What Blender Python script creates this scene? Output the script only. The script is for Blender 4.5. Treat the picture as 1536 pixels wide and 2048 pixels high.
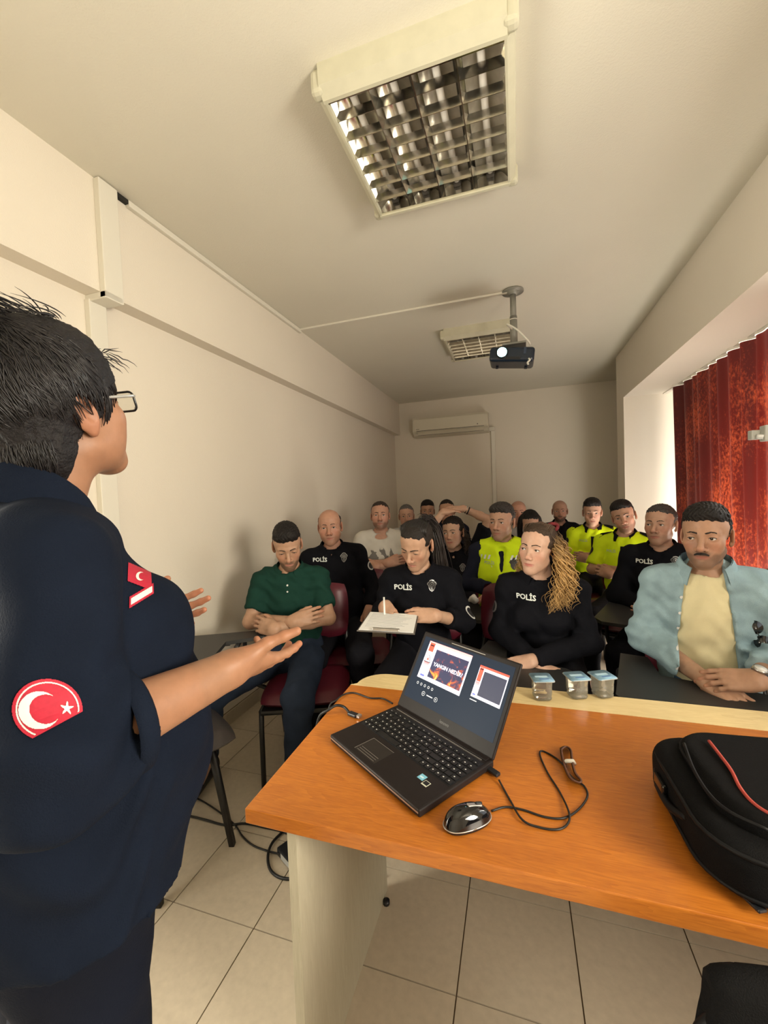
import bpy, bmesh, math, random
import numpy as np
from mathutils import Vector, Matrix, Euler
from mathutils.bvhtree import BVHTree
for o in list(bpy.data.objects): bpy.data.objects.remove(o)
scene = bpy.context.scene
COL = scene.collection
random.seed(7); RNG = np.random.default_rng(7)
PI = math.pi

# ---------------------------------------------------------------- camera
YAW, PITCH, ROLL, FPX = 0.3115, 0.03855, -0.0389, 825.0
CAM = Vector((0, 0, 1.42))
_f = Vector((-math.sin(YAW)*math.cos(PITCH), math.cos(YAW)*math.cos(PITCH), -math.sin(PITCH)))
_r = Vector((math.cos(YAW), math.sin(YAW), 0)); _u = _r.cross(_f)
CR = _r*math.cos(ROLL)+_u*math.sin(ROLL); CU = -_r*math.sin(ROLL)+_u*math.cos(ROLL); CF = _f
cd = bpy.data.cameras.new('camera'); cam = bpy.data.objects.new('camera', cd); COL.objects.link(cam)
M = Matrix((( CR.x, CU.x, -CF.x, CAM.x), (CR.y, CU.y, -CF.y, CAM.y), (CR.z, CU.z, -CF.z, CAM.z), (0, 0, 0, 1)))
cam.matrix_world = M
cd.sensor_fit = 'VERTICAL'; cd.sensor_height = 36.0; cd.lens = FPX/2048*36.0; cd.clip_start = 0.02
scene.camera = cam

# ---------------------------------------------------------------- light and exposure
scene.view_settings.view_transform = 'Standard'; scene.view_settings.look = 'None'
scene.view_settings.gamma = 1.0; scene.view_settings.use_curve_mapping = False
scene.view_settings.exposure = EXPOSURE = 0.46
w = bpy.data.worlds.new('world'); scene.world = w; w.use_nodes = True
w.node_tree.nodes['Background'].inputs[0].default_value = (0.95, 0.97, 1.0, 1)
w.node_tree.nodes['Background'].inputs[1].default_value = 1.2
def area_light(name, loc, size, direction, power, color):
    d = bpy.data.lights.new(name, 'AREA'); d.shape = 'RECTANGLE'; d.size, d.size_y = size; d.energy = power; d.color = color
    o = bpy.data.objects.new(name, d); COL.objects.link(o); o.location = loc
    o.rotation_euler = Vector(direction).to_track_quat('-Z', 'Z').to_euler()
    return o
# daylight entering by the windows of the right wall (the lamps stand outside the panes)
area_light('daylight_near_window', (2.05, 0.0, 1.70), (0.80, 1.2), (-1, 0.80, 0.10), 98, (1.0, 0.90, 0.75))
area_light('daylight_curtain_window', (2.05, 3.0, 1.72), (3.7, 1.30), (-1, 0.35, 0.75), 205, (1.0, 0.92, 0.80))
area_light('daylight_added_door', (-2.02, -0.05, 1.25), (1.3, 1.9), (1, 0.05, -0.35), 105, (1.0, 0.91, 0.76))  # lamp behind an added, unseen left door, brightens the floor on that side

# ---------------------------------------------------------------- helpers
def ray_px(x, y): return CR*((x-768)/FPX)-CU*((y-1024)/FPX)+CF
def at_z(x, y, z): d = ray_px(x, y); return CAM+d*((z-CAM.z)/d.z)
def at_y(x, y, Y): d = ray_px(x, y); return CAM+d*((Y-CAM.y)/d.y)
def at_x(x, y, X): d = ray_px(x, y); return CAM+d*((X-CAM.x)/d.x)
def at_d(x, y, D): return CAM+ray_px(x, y)*D

class NT:
    def __init__(s, m): s.t = m.node_tree; s.b = s.t.nodes['Principled BSDF']
    def n(s, kind, **kw):
        nd = s.t.nodes.new(kind)
        for k, v in kw.items():
            if k.startswith('i_'):
                key = k[2:]; key = int(key) if key.isdigit() else key.replace('_', ' ')
                nd.inputs[key].default_value = v
            else: setattr(nd, k, v)
        return nd
    def l(s, a, b): s.t.links.new(a, b)
def rgba(c): return (c[0], c[1], c[2], 1.0)
def srgb(r, g, b):
    f = lambda v: (v/255/12.92) if v <= 10 else ((v/255+0.055)/1.055)**2.4
    return (f(r), f(g), f(b))
MATS = {}
def mat(name, color, rough=0.6, metal=0.0, spec=0.5, noise=0.0, nscale=30.0, bump=0.0, bscale=200.0, stretch=None, coat=0.0, alpha=1.0, emit=None, estr=0.0, trans=0.0, ior=1.45, sheen=0.0):
    if name in MATS: return MATS[name]
    m = bpy.data.materials.new(name); m.use_nodes = True; t = NT(m); b = t.b
    b.inputs['Base Color'].default_value = rgba(color); b.inputs['Roughness'].default_value = rough
    b.inputs['Metallic'].default_value = metal; b.inputs['Specular IOR Level'].default_value = spec
    b.inputs['Coat Weight'].default_value = coat; b.inputs['IOR'].default_value = ior
    b.inputs['Transmission Weight'].default_value = trans
    if sheen: b.inputs['Sheen Weight'].default_value = sheen
    if emit: b.inputs['Emission Color'].default_value = rgba(emit); b.inputs['Emission Strength'].default_value = estr
    tc = t.n('ShaderNodeTexCoord'); src = tc.outputs['Object']
    if stretch:
        mp = t.n('ShaderNodeMapping'); mp.inputs['Scale'].default_value = stretch; t.l(src, mp.inputs[0]); src = mp.outputs[0]
    if noise:
        nz = t.n('ShaderNodeTexNoise', i_Scale=nscale, i_Detail=4.0); t.l(src, nz.inputs['Vector'])
        mr = t.n('ShaderNodeMapRange'); mr.inputs[1].default_value = 0.25; mr.inputs[2].default_value = 0.75
        mr.inputs[3].default_value = 1-noise; mr.inputs[4].default_value = 1+noise; t.l(nz.outputs[0], mr.inputs[0])
        mx = t.n('ShaderNodeMix', data_type='RGBA', blend_type='MULTIPLY'); mx.inputs[0].default_value = 1
        mx.inputs[6].default_value = rgba(color); t.l(mr.outputs[0], mx.inputs[7]); t.l(mx.outputs[2], b.inputs['Base Color'])
    if bump:
        nb = t.n('ShaderNodeTexNoise', i_Scale=bscale, i_Detail=3.0); t.l(src, nb.inputs['Vector'])
        bp = t.n('ShaderNodeBump', i_Strength=bump, i_Distance=0.004); t.l(nb.outputs[0], bp.inputs['Height']); t.l(bp.outputs[0], b.inputs['Normal'])
    MATS[name] = m; return m

def thin_glass(name, tint=(1, 1, 1), refl=.12, rough=.02, milk=0.0):
    m = bpy.data.materials.new(name); m.use_nodes = True; t = NT(m); t.t.nodes.remove(t.b)
    tr = t.n('ShaderNodeBsdfTransparent'); tr.inputs[0].default_value = rgba(tint); gl = t.n('ShaderNodeBsdfGlossy'); gl.inputs['Roughness'].default_value = rough
    lw = t.n('ShaderNodeLayerWeight'); lw.inputs[0].default_value = refl*2; mx = t.n('ShaderNodeMixShader')
    t.l(lw.outputs['Fresnel'], mx.inputs[0]); t.l(tr.outputs[0], mx.inputs[1]); t.l(gl.outputs[0], mx.inputs[2]); sh = mx.outputs[0]
    if milk:
        tl = t.n('ShaderNodeBsdfTranslucent'); tl.inputs[0].default_value = (.92, .90, .80, 1); df = t.n('ShaderNodeBsdfDiffuse'); df.inputs[0].default_value = (.92, .90, .80, 1); m1 = t.n('ShaderNodeMixShader'); m2 = t.n('ShaderNodeMixShader'); m2.inputs[0].default_value = milk
        t.l(tl.outputs[0], m1.inputs[1]); t.l(df.outputs[0], m1.inputs[2]); t.l(sh, m2.inputs[1]); t.l(m1.outputs[0], m2.inputs[2]); sh = m2.outputs[0]
    t.l(sh, t.t.nodes['Material Output'].inputs[0])
    return m
def link_mesh(name, verts, faces, m, parent=None, smooth=False, mats=None, fmat=None):
    me = bpy.data.meshes.new(name)
    if isinstance(verts, np.ndarray): verts = verts.tolist()
    if isinstance(faces, np.ndarray): faces = faces.tolist()
    me.from_pydata(verts, [], faces)
    for mm in (mats or [m]): me.materials.append(mm)
    if fmat is not None: me.polygons.foreach_set('material_index', np.asarray(fmat, dtype=np.int32))
    if smooth: me.polygons.foreach_set('use_smooth', np.ones(len(me.polygons), dtype=bool))
    me.update()
    o = bpy.data.objects.new(name, me); COL.objects.link(o)
    if parent is not None: o.parent = parent
    return o
def tag(o, label=None, cat=None, group=None, kind=None):
    if label: o['label'] = label
    if cat: o['category'] = cat
    if group: o['group'] = group
    if kind: o['kind'] = kind
    return o
def thing(name, label, cat, loc=(0, 0, 0), rz=0.0, group=None):
    o = bpy.data.objects.new(name, None); COL.objects.link(o); o.empty_display_size = 0.05
    o.location = loc; o.rotation_euler = (0, 0, rz); return tag(o, label, cat, group)
def copy_tree(o, parent=None):
    c = o.copy(); COL.objects.link(c)
    if parent is not None: c.parent = parent
    for ch in [x for x in bpy.data.objects if x.parent == o]: copy_tree(ch, c)
    return c

class MB:
    """collects shapes and links them as one mesh object"""
    def __init__(s): s.v = []; s.f = []; s.sm = []
    def add(s, vs, fs, smooth=False):
        b = len(s.v); s.v += [tuple(v) for v in vs]; s.f += [tuple(i+b for i in f) for f in fs]; s.sm += [smooth]*len(fs); return s
    def box(s, c, size, rz=0.0, R=None, bevel=0.0, seg=2):
        if bevel > 0:
            bm = bmesh.new(); bmesh.ops.create_cube(bm, size=1.0)
            for v in bm.verts: v.co = Vector((v.co.x*size[0], v.co.y*size[1], v.co.z*size[2]))
            bmesh.ops.bevel(bm, geom=bm.edges[:], offset=bevel, segments=seg, profile=0.5, affect='EDGES')
            bm.verts.index_update()
            vs = [v.co.copy() for v in bm.verts]; fs = [[v.index for v in f.verts] for f in bm.faces]; bm.free()
        else:
            hx, hy, hz = size[0]/2, size[1]/2, size[2]/2
            vs = [Vector((x, y, z)) for x in (-hx, hx) for y in (-hy, hy) for z in (-hz, hz)]
            fs = [(0, 1, 3, 2), (4, 6, 7, 5), (0, 4, 5, 1), (2, 3, 7, 6), (0, 2, 6, 4), (1, 5, 7, 3)]
        if R is None: R = Matrix.Rotation(rz, 3, 'Z')
        c = Vector(c); return s.add([R@v+c for v in vs], fs)
    def span(s, a, b, bevel=0.0):
        a, b = Vector(a), Vector(b); return s.box((a+b)/2, [abs(b[i]-a[i]) for i in range(3)], bevel=bevel)
    def tube(s, pts, r, n=8, caps=True, closed=False):
        pts = [Vector(p) for p in pts]; rs = r if isinstance(r, (list, tuple)) else [r]*len(pts)
        vs, fs = [], []; up = None; N = len(pts)
        for i, p in enumerate(pts):
            t = (pts[min(i+1, N-1)]-pts[max(i-1, 0)])
            if t.length < 1e-9: t = Vector((0, 0, 1))
            t.normalize()
            if up is None:
                up = Vector((0, 0, 1)) if abs(t.z) < 0.9 else Vector((1, 0, 0))
            a = up-t*up.dot(t)
            if a.length < 1e-6: a = t.orthogonal()
            a.normalize(); up = a; b = t.cross(a)
            for k in range(n):
                an = 2*PI*k/n; vs.append(p+(a*math.cos(an)+b*math.sin(an))*rs[i])
        for i in range(N-1):
            for k in range(n): fs.append((i*n+k, i*n+(k+1) % n, (i+1)*n+(k+1) % n, (i+1)*n+k))
        if caps: fs.append(tuple(range(n))[::-1]); fs.append(tuple(range((N-1)*n, N*n)))
        return s.add(vs, fs, True)
    def cyl(s, a, b, r, n=16, r2=None): return s.tube([a, b], [r, r if r2 is None else r2], n)
    def prism(s, outline, axis, lo, hi, place=None):
        """outline 2D points, extruded lo..hi along axis ('x','y','z')"""
        def P(u, v, w): return {'z': (u, v, w), 'y': (u, w, v), 'x': (w, u, v)}[axis]
        n = len(outline); vs = [Vector(P(u, v, lo)) for u, v in outline]+[Vector(P(u, v, hi)) for u, v in outline]
        fs = [tuple(range(n))[::-1], tuple(range(n, 2*n))]+[(i, (i+1) % n, n+(i+1) % n, n+i) for i in range(n)]
        if place: vs = [place@v for v in vs]
        return s.add(vs, fs)
    def lathe(s, prof, n=20, c=(0, 0, 0)):
        vs, fs = [], []; c = Vector(c)
        for r, z in prof:
            for k in range(n): vs.append(c+Vector((r*math.cos(2*PI*k/n), r*math.sin(2*PI*k/n), z)))
        for i in range(len(prof)-1):
            for k in range(n): fs.append((i*n+k, i*n+(k+1) % n, (i+1)*n+(k+1) % n, (i+1)*n+k))
        fs.append(tuple(range(n))[::-1]); fs.append(tuple(range((len(prof)-1)*n, len(prof)*n)))
        return s.add(vs, fs, True)
    def grid(s, fn, nu, nv, smooth=True, wrap=False):
        vs = [fn(i/(nu-1), j/(nv-1)) for i in range(nu) for j in range(nv)]
        fs = [(i*nv+j, (i+1)*nv+j, (i+1)*nv+j+1, i*nv+j+1) for i in range(nu-1) for j in range(nv-1)]
        return s.add(vs, fs, smooth)
    def build(s, name, m, parent=None, xf=None):
        v = s.v if xf is None else [tuple(xf@Vector(p)) for p in s.v]
        o = link_mesh(name, v, s.f, m, parent)
        o.data.polygons.foreach_set('use_smooth', np.array(s.sm, dtype=bool)); return o
def spline(pts, n=8):
    pts = [Vector(p) for p in pts]; out = []
    P = [pts[0]*2-pts[1]]+pts+[pts[-1]*2-pts[-2]]
    for i in range(1, len(P)-2):
        for k in range(n):
            t = k/n; a, b, c, d = P[i-1], P[i], P[i+1], P[i+2]
            out.append(0.5*((2*b)+(c-a)*t+(2*a-5*b+4*c-d)*t*t+(3*b-a-3*c+d)*t**3))
    out.append(pts[-1]); return out
def rounded(w, h, r, n=5):
    out = []
    for cx, cy, a0 in ((w/2-r, h/2-r, 0), (-w/2+r, h/2-r, 90), (-w/2+r, -h/2+r, 180), (w/2-r, -h/2+r, 270)):
        for k in range(n+1):
            a = math.radians(a0+90*k/n); out.append((cx+r*math.cos(a), cy+r*math.sin(a)))
    return out
_txt = {}
def text_mesh(body, size=1.0, bold=0.0, subdiv=0, align='CENTER'):
    """verts, faces of filled text in the xy plane"""
    key = (body, size, bold, subdiv, align)
    if key in _txt: return _txt[key]
    cu = bpy.data.curves.new('txt', 'FONT'); cu.body = body; cu.size = size; cu.align_x = align; cu.align_y = 'CENTER'; cu.offset = bold; cu.resolution_u = 2
    o = bpy.data.objects.new('txt', cu); COL.objects.link(o)
    dg = bpy.context.evaluated_depsgraph_get(); me = bpy.data.meshes.new_from_object(o.evaluated_get(dg))
    bm = bmesh.new(); bm.from_mesh(me); bmesh.ops.triangulate(bm, faces=bm.faces[:])
    if subdiv: bmesh.ops.subdivide_edges(bm, edges=[e for e in bm.edges if e.calc_length() > size*0.12], cuts=subdiv, use_grid_fill=True)
    bm.verts.index_update()
    vs = [v.co.copy() for v in bm.verts]; fs = [[v.index for v in f.verts] for f in bm.faces]; bm.free()
    bpy.data.objects.remove(o); bpy.data.meshes.remove(me); bpy.data.curves.remove(cu)
    _txt[key] = (vs, fs); return vs, fs
# ================================================================ the room
XL, XB, XR, XC, YB, YF, ZC = -1.79, -1.70, 1.08, 1.44, 6.25, -1.45, 2.84
ZBL, ZBR, XO = 2.357, 2.343, 1.78
def wall_material(name, color):
    m = bpy.data.materials.new(name); m.use_nodes = True; t = NT(m); tc = t.n('ShaderNodeTexCoord')
    n1 = t.n('ShaderNodeTexNoise', i_Scale=1.3, i_Detail=5.0); t.l(tc.outputs['Object'], n1.inputs['Vector'])
    cr = t.n('ShaderNodeValToRGB'); cr.color_ramp.elements[0].position = 0.3; cr.color_ramp.elements[1].position = 0.75
    cr.color_ramp.elements[0].color = rgba([c*0.95 for c in color]); cr.color_ramp.elements[1].color = rgba(color)
    t.l(n1.outputs[0], cr.inputs[0]); t.l(cr.outputs[0], t.b.inputs['Base Color'])
    n2 = t.n('ShaderNodeTexNoise', i_Scale=160.0, i_Detail=3.0); t.l(tc.outputs['Object'], n2.inputs['Vector'])
    bp = t.n('ShaderNodeBump', i_Strength=0.25, i_Distance=0.004); t.l(n2.outputs[0], bp.inputs['Height']); t.l(bp.outputs[0], t.b.inputs['Normal'])
    t.b.inputs['Roughness'].default_value = 0.75; t.b.inputs['Specular IOR Level'].default_value = 0.25
    return m
M_WALL = wall_material('plaster_wall', (0.76, 0.70, 0.60))
M_CEIL = wall_material('plaster_ceiling', (0.74, 0.71, 0.61))
M_GROUT = mat('grout', (0.16, 0.12, 0.08), 0.9)
M_TILE = mat('floor_tile', (0.50, 0.43, 0.33), 0.28, noise=0.08, nscale=14, bump=0.02, bscale=300)
def struct(name, mb, m): return tag(mb.build(name, m), kind='structure')
floor = struct('floor', MB().span((XL-.1, YF-.1, -0.12), (XO+.1, YB+.1, -0.004)), M_GROUT)
DR = (-.75, .65, 2.25)                                                                  # unseen glazed door, added in the left wall to let light in
struct('wall_left', MB().span((XL-.15, YF-.15, -.1), (XL, DR[0], ZC+.1)).span((XL-.15, DR[1], -.1), (XL, YB+.15, ZC+.1)).span((XL-.15, DR[0], DR[2]), (XL, DR[1], ZC+.1)), M_WALL)
struct('wall_back', MB().span((XL, YB, -.1), (XO+.15, YB+.15, ZC+.1)), M_WALL)
struct('ceiling', MB().span((XL-.15, YF-.15, ZC), (XO+.15, YB+.15, ZC+.15)), M_CEIL)
struct('trim_1', MB().span((XL, YF, ZBL), (XB, YB, ZC)), M_WALL)                       # concrete beam along the left wall
b = MB().span((XR, YF, ZBR), (XO, 5.17, ZC)).span((XR, 4.87, 0), (XO, 5.17, ZBR))      # beam and pillar of the right side
struct('trim_2', b, M_WALL)
b = MB()                                                                              # right wall with two window openings
W1, W2, ZS, ZT = (-0.42, 0.42), (1.15, 4.84), 1.02, 2.343
b.span((XO, YF, 0), (XO+.15, YB, ZS)); b.span((XO, YF, ZT), (XO+.15, YB, ZC))
for y0, y1 in ((YF, W1[0]), (W1[1], W2[0]), (W2[1], YB)): b.span((XO, y0, ZS), (XO+.15, y1, ZT))
struct('wall_right', b, M_WALL)
b = MB()                                                            # front wall behind the camera
b.span((XL, YF-.15, -.1), (XO, YF, ZC))
struct('wall_front', b, M_WALL)
M_PVC = mat('white_window_plastic', (0.8, 0.8, 0.78), 0.35)
M_GLASS = thin_glass('window_glass', (.94, .95, .94), .10)
def window(n, lo, hi, axis):
    root = bpy.data.objects.new('window_%d' % n if n < 3 else 'added_door_1', None); COL.objects.link(root); root['kind'] = 'structure'
    lo, hi = Vector(lo), Vector(hi); a = 1 if axis == 'y' else 0; L = hi[a]-lo[a]; k = max(1, round(L/0.9))
    d = Vector((0, 0, 0)); d[a] = 1
    th = Vector((0.06, 0.06, 0)); th[a] = 0
    def bar(p, q): MB().span(p-th/2, q+th/2).build('frame_bar', M_PVC, root)
    for i in range(k+1):
        c = lo+d*(L*i/k); s = d*0.025
        if i == 0: p, q = c, c+s*2
        elif i == k: p, q = c-s*2, c
        else: p, q = c-s, c+s
        bar(Vector((p.x, p.y, lo.z)), Vector((q.x, q.y, hi.z)))
    for z0 in (lo.z, hi.z-.05): bar(Vector((lo.x, lo.y, z0)), Vector((hi.x, hi.y, z0+.05)))
    for i in range(k):
        p = lo+d*(L*i/k); q = lo+d*(L*(i+1)/k); t2 = th*0.05
        MB().span(Vector((p.x, p.y, lo.z))-t2, Vector((q.x, q.y, hi.z))+t2).build('pane', M_GLASS, root)
window(1, (XO+.08, W1[0], ZS), (XO+.08, W1[1], ZT), 'y')
window(2, (XO+.08, W2[0], ZS), (XO+.08, W2[1], ZT), 'y')
window(3, (XL-.08, DR[0], 0.0), (XL-.08, DR[1], DR[2]), 'y')
# floor tiles, each one an object of its own
P, G = 0.3355, 0.004
tx0, ty0 = -0.197-P*6, 1.106-P*9
me = None
for i in range(13):
    for j in range(26):
        x0, x1 = max(tx0+i*P, XL), min(tx0+(i+1)*P, XO); y0, y1 = max(ty0+j*P, YF), min(ty0+(j+1)*P, YB)
        if x1-x0 < 0.02 or y1-y0 < 0.02: continue
        if me is None:
            o = MB().box((0, 0, 0), (1, 1, 1)).build('floor_tile', M_TILE, floor); bm = bmesh.new(); bm.from_mesh(o.data)
            bm.to_mesh(o.data); bm.free(); me = o.data
        else:
            o = bpy.data.objects.new('floor_tile', me); COL.objects.link(o); o.parent = floor
        o.location = ((x0+x1)/2, (y0+y1)/2, -0.005); o.scale = (x1-x0-G, y1-y0-G, 0.01+0.0006*random.random())
# skirting tiles of the left wall
bb = struct('baseboard_left', MB().span((XL, DR[1], 0), (XL+.004, YB, 0.085)), M_GROUT)
me = None
for j in range(26):
    y0, y1 = max(ty0+j*P, DR[1]), min(ty0+(j+1)*P, YB)
    if y1-y0 < 0.02: continue
    if me is None: o = MB().box((0, 0, 0), (1, 1, 1)).build('skirting_tile', M_TILE, bb); me = o.data
    else: o = bpy.data.objects.new('skirting_tile', me); COL.objects.link(o); o.parent = bb
    o.location = (XL+.006, (y0+y1)/2, 0.041); o.scale = (0.012, y1-y0-.003, 0.082)
M_SKIRT = mat('skirting', (0.55, 0.48, 0.38), 0.5)
struct('baseboard_back', MB().span((XL, YB-.012, 0), (XO, YB, .085)), M_SKIRT)

# ---------------------------------------------------------------- cable trunking
M_TRUNK = mat('white_trunking', (0.72, 0.69, 0.60), 0.45)
M_DARK = mat('dark_gap', (0.02, 0.018, 0.015), 0.8)
t = thing('cable_trunking', 'white vertical cable trunking running down the left wall behind the presenter', 'trunking', (XB, 1.43, 0))
x = lambda v: v-XB
MB().span((0, -.055, ZBL-.028), (.032, 0.035, ZC-.005), bevel=.003).build('upper_cover', M_TRUNK, t)
MB().span((x(XL), -.055, ZBL-.03), (.032, 0.03, ZBL), bevel=.003).build('elbow_cover', M_TRUNK, t)
MB().span((x(XL), -.06, .45), (x(XL)+.030, 0.022, ZBL-.02), bevel=.003).build('lower_cover', M_TRUNK, t)
t = thing('ceiling_trunking', 'white cable trunking running along the edge of the ceiling above the left wall', 'trunking', (XB, 1.47, ZC))
MB().span((0, 0.06, -.030), (.024, 3.13-1.47+.02, -.001), bevel=.003).build('cover', M_TRUNK, t)
MB().span((0.0, 0.0, -.02), (.02, .06, -.001)).build('open_end', M_DARK, t)
t = thing('projector_trunking', 'thin white trunking crossing the ceiling to the projector mount', 'trunking', (XB, 3.12, ZC))
MB().span((.024, 0.0, -.016), (1.70, .022, -.001), bevel=.002).build('cover', M_TRUNK, t)

# ---------------------------------------------------------------- ceiling lights
M_LAMP = mat('aged_cream_enamel', (0.58, 0.56, 0.43), 0.4, noise=0.05, nscale=20)
M_MIRR = mat('louvre_aluminium', (0.74, 0.72, 0.66), 0.16, metal=1.0, noise=0.15, nscale=25)
M_TUBE = mat('fluorescent_tube', (0.80, 0.78, 0.74), 0.3)
M_SOCK = mat('lamp_socket', (0.05, 0.045, 0.04), 0.5)
def ceiling_light(label, x0, x1, y0, y1):
    t = thing('ceiling_light', label, 'light', ((x0+x1)/2, (y0+y1)/2, ZC), 0, 'louvred ceiling lights')
    hx, hy, D, r = (x1-x0)/2, (y1-y0)/2, 0.085, 0.03
    MB().span((-hx, -hy, -.004), (hx, hy, 0)).build('back_plate', M_LAMP, t)
    for s in (-1, 1):
        # side rails with a sloping face, end rails a little deeper
        MB().prism([(s*hx, -D), (s*(hx+.008), -D), (s*(hx+.03), -D+.02), (s*(hx+.035), 0), (s*hx, 0)], 'y', -hy, hy).build('side_rail', M_LAMP, t)
        MB().prism([(s*hy, -D-.004), (s*(hy+.012), -D-.004), (s*(hy+.045), -D+.02), (s*(hy+.05), 0), (s*hy, 0)], 'x', -hx-.01, hx+.01).build('end_rail', M_LAMP, t)
        for q in (-1, 1):
            MB().box((q*(hx+.02), s*(hy+.02), -D/2), (.045, .045, D-.006), bevel=.014).build('corner_cap', M_LAMP, t)
    cw = 2*hx/4
    for i in range(4):
        cx = -hx+cw*(i+.5)
        # parabolic reflector trough
        MB().grid(lambda u, v: Vector((cx+(u-.5)*cw, (v-.5)*2*hy, -.010-0.055*abs(2*u-1)**2.2)), 11, 2).build('reflector', M_MIRR, t)
        MB().cyl((cx, -hy+.02, -.030), (cx, hy-.02, -.030), .013, 12).build('tube', M_TUBE, t)
        for s in (-1, 1): MB().box((cx, s*(hy-.012), -.030), (.036, .022, .036), bevel=.008).build('socket', M_SOCK, t)
    for i in range(5):
        cx = -hx+cw*i; e = 0.0015
        if 0 < i < 4: MB().prism([(cx-.016, -.040), (cx-e, -D+.004), (cx+e, -D+.004), (cx+.016, -.040)], 'y', -hy, hy).build('long_louvre', M_MIRR, t)
    n = 7
    for j in range(1, n):
        cy = -hy+2*hy*j/n; e = 0.001
        MB().prism([(cy-.007, -.050), (cy-e, -D+.005), (cy+e, -D+.005), (cy+.007, -.050)], 'x', -hx, hx).build('cross_louvre', M_MIRR, t)
    for s in (-1, 1): MB().prism([(s*hy, -.02), (s*hy, -D+.003), (s*(hy-.012), -D+.003)], 'x', -hx, hx).build('louvre_frame', M_MIRR, t)
ceiling_light('large louvred fluorescent ceiling light nearest the camera', -.575, 0.0, 1.335, 1.935)
ceiling_light('louvred fluorescent ceiling light behind the projector', -.555, -0.005, 3.67, 4.27)

# ---------------------------------------------------------------- projector on its pole
M_BLK = mat('black_plastic', (0.012, 0.013, 0.016), 0.35)
M_PROJ = mat('projector_shell', (0.012, 0.022, 0.040), 0.25)
M_POLE = mat('grey_pole', (0.26, 0.26, 0.23), 0.45, metal=0.2)
M_LENS = mat('projector_lamp', (1, 1, 1), 0.2, emit=(0.35, 1.0, 1.0), estr=14.0)
M_WCAB = mat('white_cable', (0.75, 0.73, 0.66), 0.5)
t = thing('projector_mount', 'grey pole with round plate hanging the projector from the ceiling', 'mount', (0.012, 3.14, ZC))
MB().lathe([(.075, -.012), (.075, -.004), (.07, 0)], 24).build('ceiling_plate', M_POLE, t)
MB().lathe([(.03, -.03), (.045, -.012), (.045, -.010)], 20).build('flange', M_POLE, t)
MB().cyl((0, 0, -.01), (0, 0, -.20), .021).build('outer_tube', M_POLE, t)
MB().cyl((0, 0, -.18), (0, 0, -.375), .025).build('inner_tube', M_POLE, t)
MB().lathe([(.027, -.205), (.027, -.200)], 16).build('ring', M_WCAB, t)
MB().box((0, 0, -.385), (.16, .12, .012)).build('bracket', M_POLE, t)
pr = thing('projector', 'dark blue projector with bright cyan lens hanging under the ceiling', 'projector', (-.005, 3.14, 2.37), 0.0)
pr.rotation_euler = (0.02, 0.13, 0.0)
MB().box((0, 0, 0), (.30, .22, .10), bevel=.022, seg=3).build('housing', M_PROJ, pr)
MB().cyl((-.065, -.10, .005), (-.065, -.128, .005), .040, 20).build('lens_ring', M_BLK, pr)
MB().lathe([(.0, .006), (.020, .004), (.032, 0)], 20).build('lens', M_LENS, pr, Matrix.Translation((-.065, -.129, .005))@Matrix.Rotation(PI/2, 4, 'X'))
MB().box((.085, -.109, .02), (.018, .006, .045), bevel=.002).build('sensor_window', mat('sensor_gloss', (.03, .05, .09), .1), pr)
MB().box((.01, -.109, -.03), (.10, .004, .02)).build('vent_grille', M_BLK, pr)
for sx in (-1, 1): MB().cyl((sx*.10, .05, -.05), (sx*.10, .05, -.062), .010, 10).build('foot', M_BLK, pr)
o = MB().tube(spline([(0.0, 3.10, 2.56), (-.03, 3.03, 2.57), (.03, 3.01, 2.52), (.10, 3.02, 2.44), (.115, 3.05, 2.42)]), .006).build('projector_cable', M_WCAB)
tag(o, 'white cable looping from the pole down to the projector', 'cable')
o = MB().tube(spline([(.105, 3.02, 2.316), (.11, 3.0, 2.30), (.095, 3.0, 2.285), (.10, 3.0, 2.27)]), .006).build('cable_tie', M_WCAB)
tag(o, 'short white cable end dangling under the projector', 'cable')
sp = bpy.data.lights.new('projector_beam', 'SPOT'); sp.energy = 25; sp.spot_size = math.radians(38); sp.spot_blend = .4; sp.color = (.8, .95, 1); sp.shadow_soft_size = .02
so = bpy.data.objects.new('projector_beam', sp); COL.objects.link(so); so.location = (-.07, 2.99, 2.36); so.rotation_euler = Vector((-.1, -1, -.13)).to_track_quat('-Z', 'Y').to_euler()

# ---------------------------------------------------------------- air conditioner and its pipe cover
M_AC = mat('air_conditioner_plastic', (0.66, 0.62, 0.50), 0.4)
M_ACD = mat('air_conditioner_slot', (0.12, 0.11, 0.09), 0.6)
t = thing('air_conditioner', 'cream split air conditioner mounted high on the back wall', 'air conditioner', (-.90, YB, 2.28))
MB().prism([(0, 0), (-.06, .0), (-.135, .022), (-.155, .05), (-.20, .075), (-.205, .24), (-.19, .275), (0, .28)], 'x', -.545, .545).build('housing', M_AC, t)
MB().box((0, -.202, .17), (1.05, .012, .17), bevel=.006).build('front_panel', M_AC, t)
MB().box((0, -.150, .042), (.96, .04, .016), R=Matrix.Rotation(-.6, 3, 'X')).build('air_outlet', M_ACD, t)
MB().box((0, -.172, .046), (.96, .05, .006), R=Matrix.Rotation(-.75, 3, 'X')).build('louvre_flap', M_AC, t)
MB().box((0, -.207, .082), (.98, .004, .006)).build('panel_line', M_ACD, t)
MB().box((.40, -.209, .115), (.014, .004, .014)).build('indicator', M_ACD, t)
MB().box((-.47, -.209, .108), (.05, .003, .006)).build('badge', M_ACD, t)
t = thing('pipe_cover', 'narrow white pipe cover below the air conditioner on the back wall', 'pipe cover', (-.30, YB, 0))
MB().span((-.028, -.035, .0), (.028, 0, 2.36), bevel=.006).build('cover', M_TRUNK, t)
MB().span((-.06, -.05, 2.30), (.028, 0, 2.36), bevel=.01).build('elbow', M_TRUNK, t)
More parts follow.
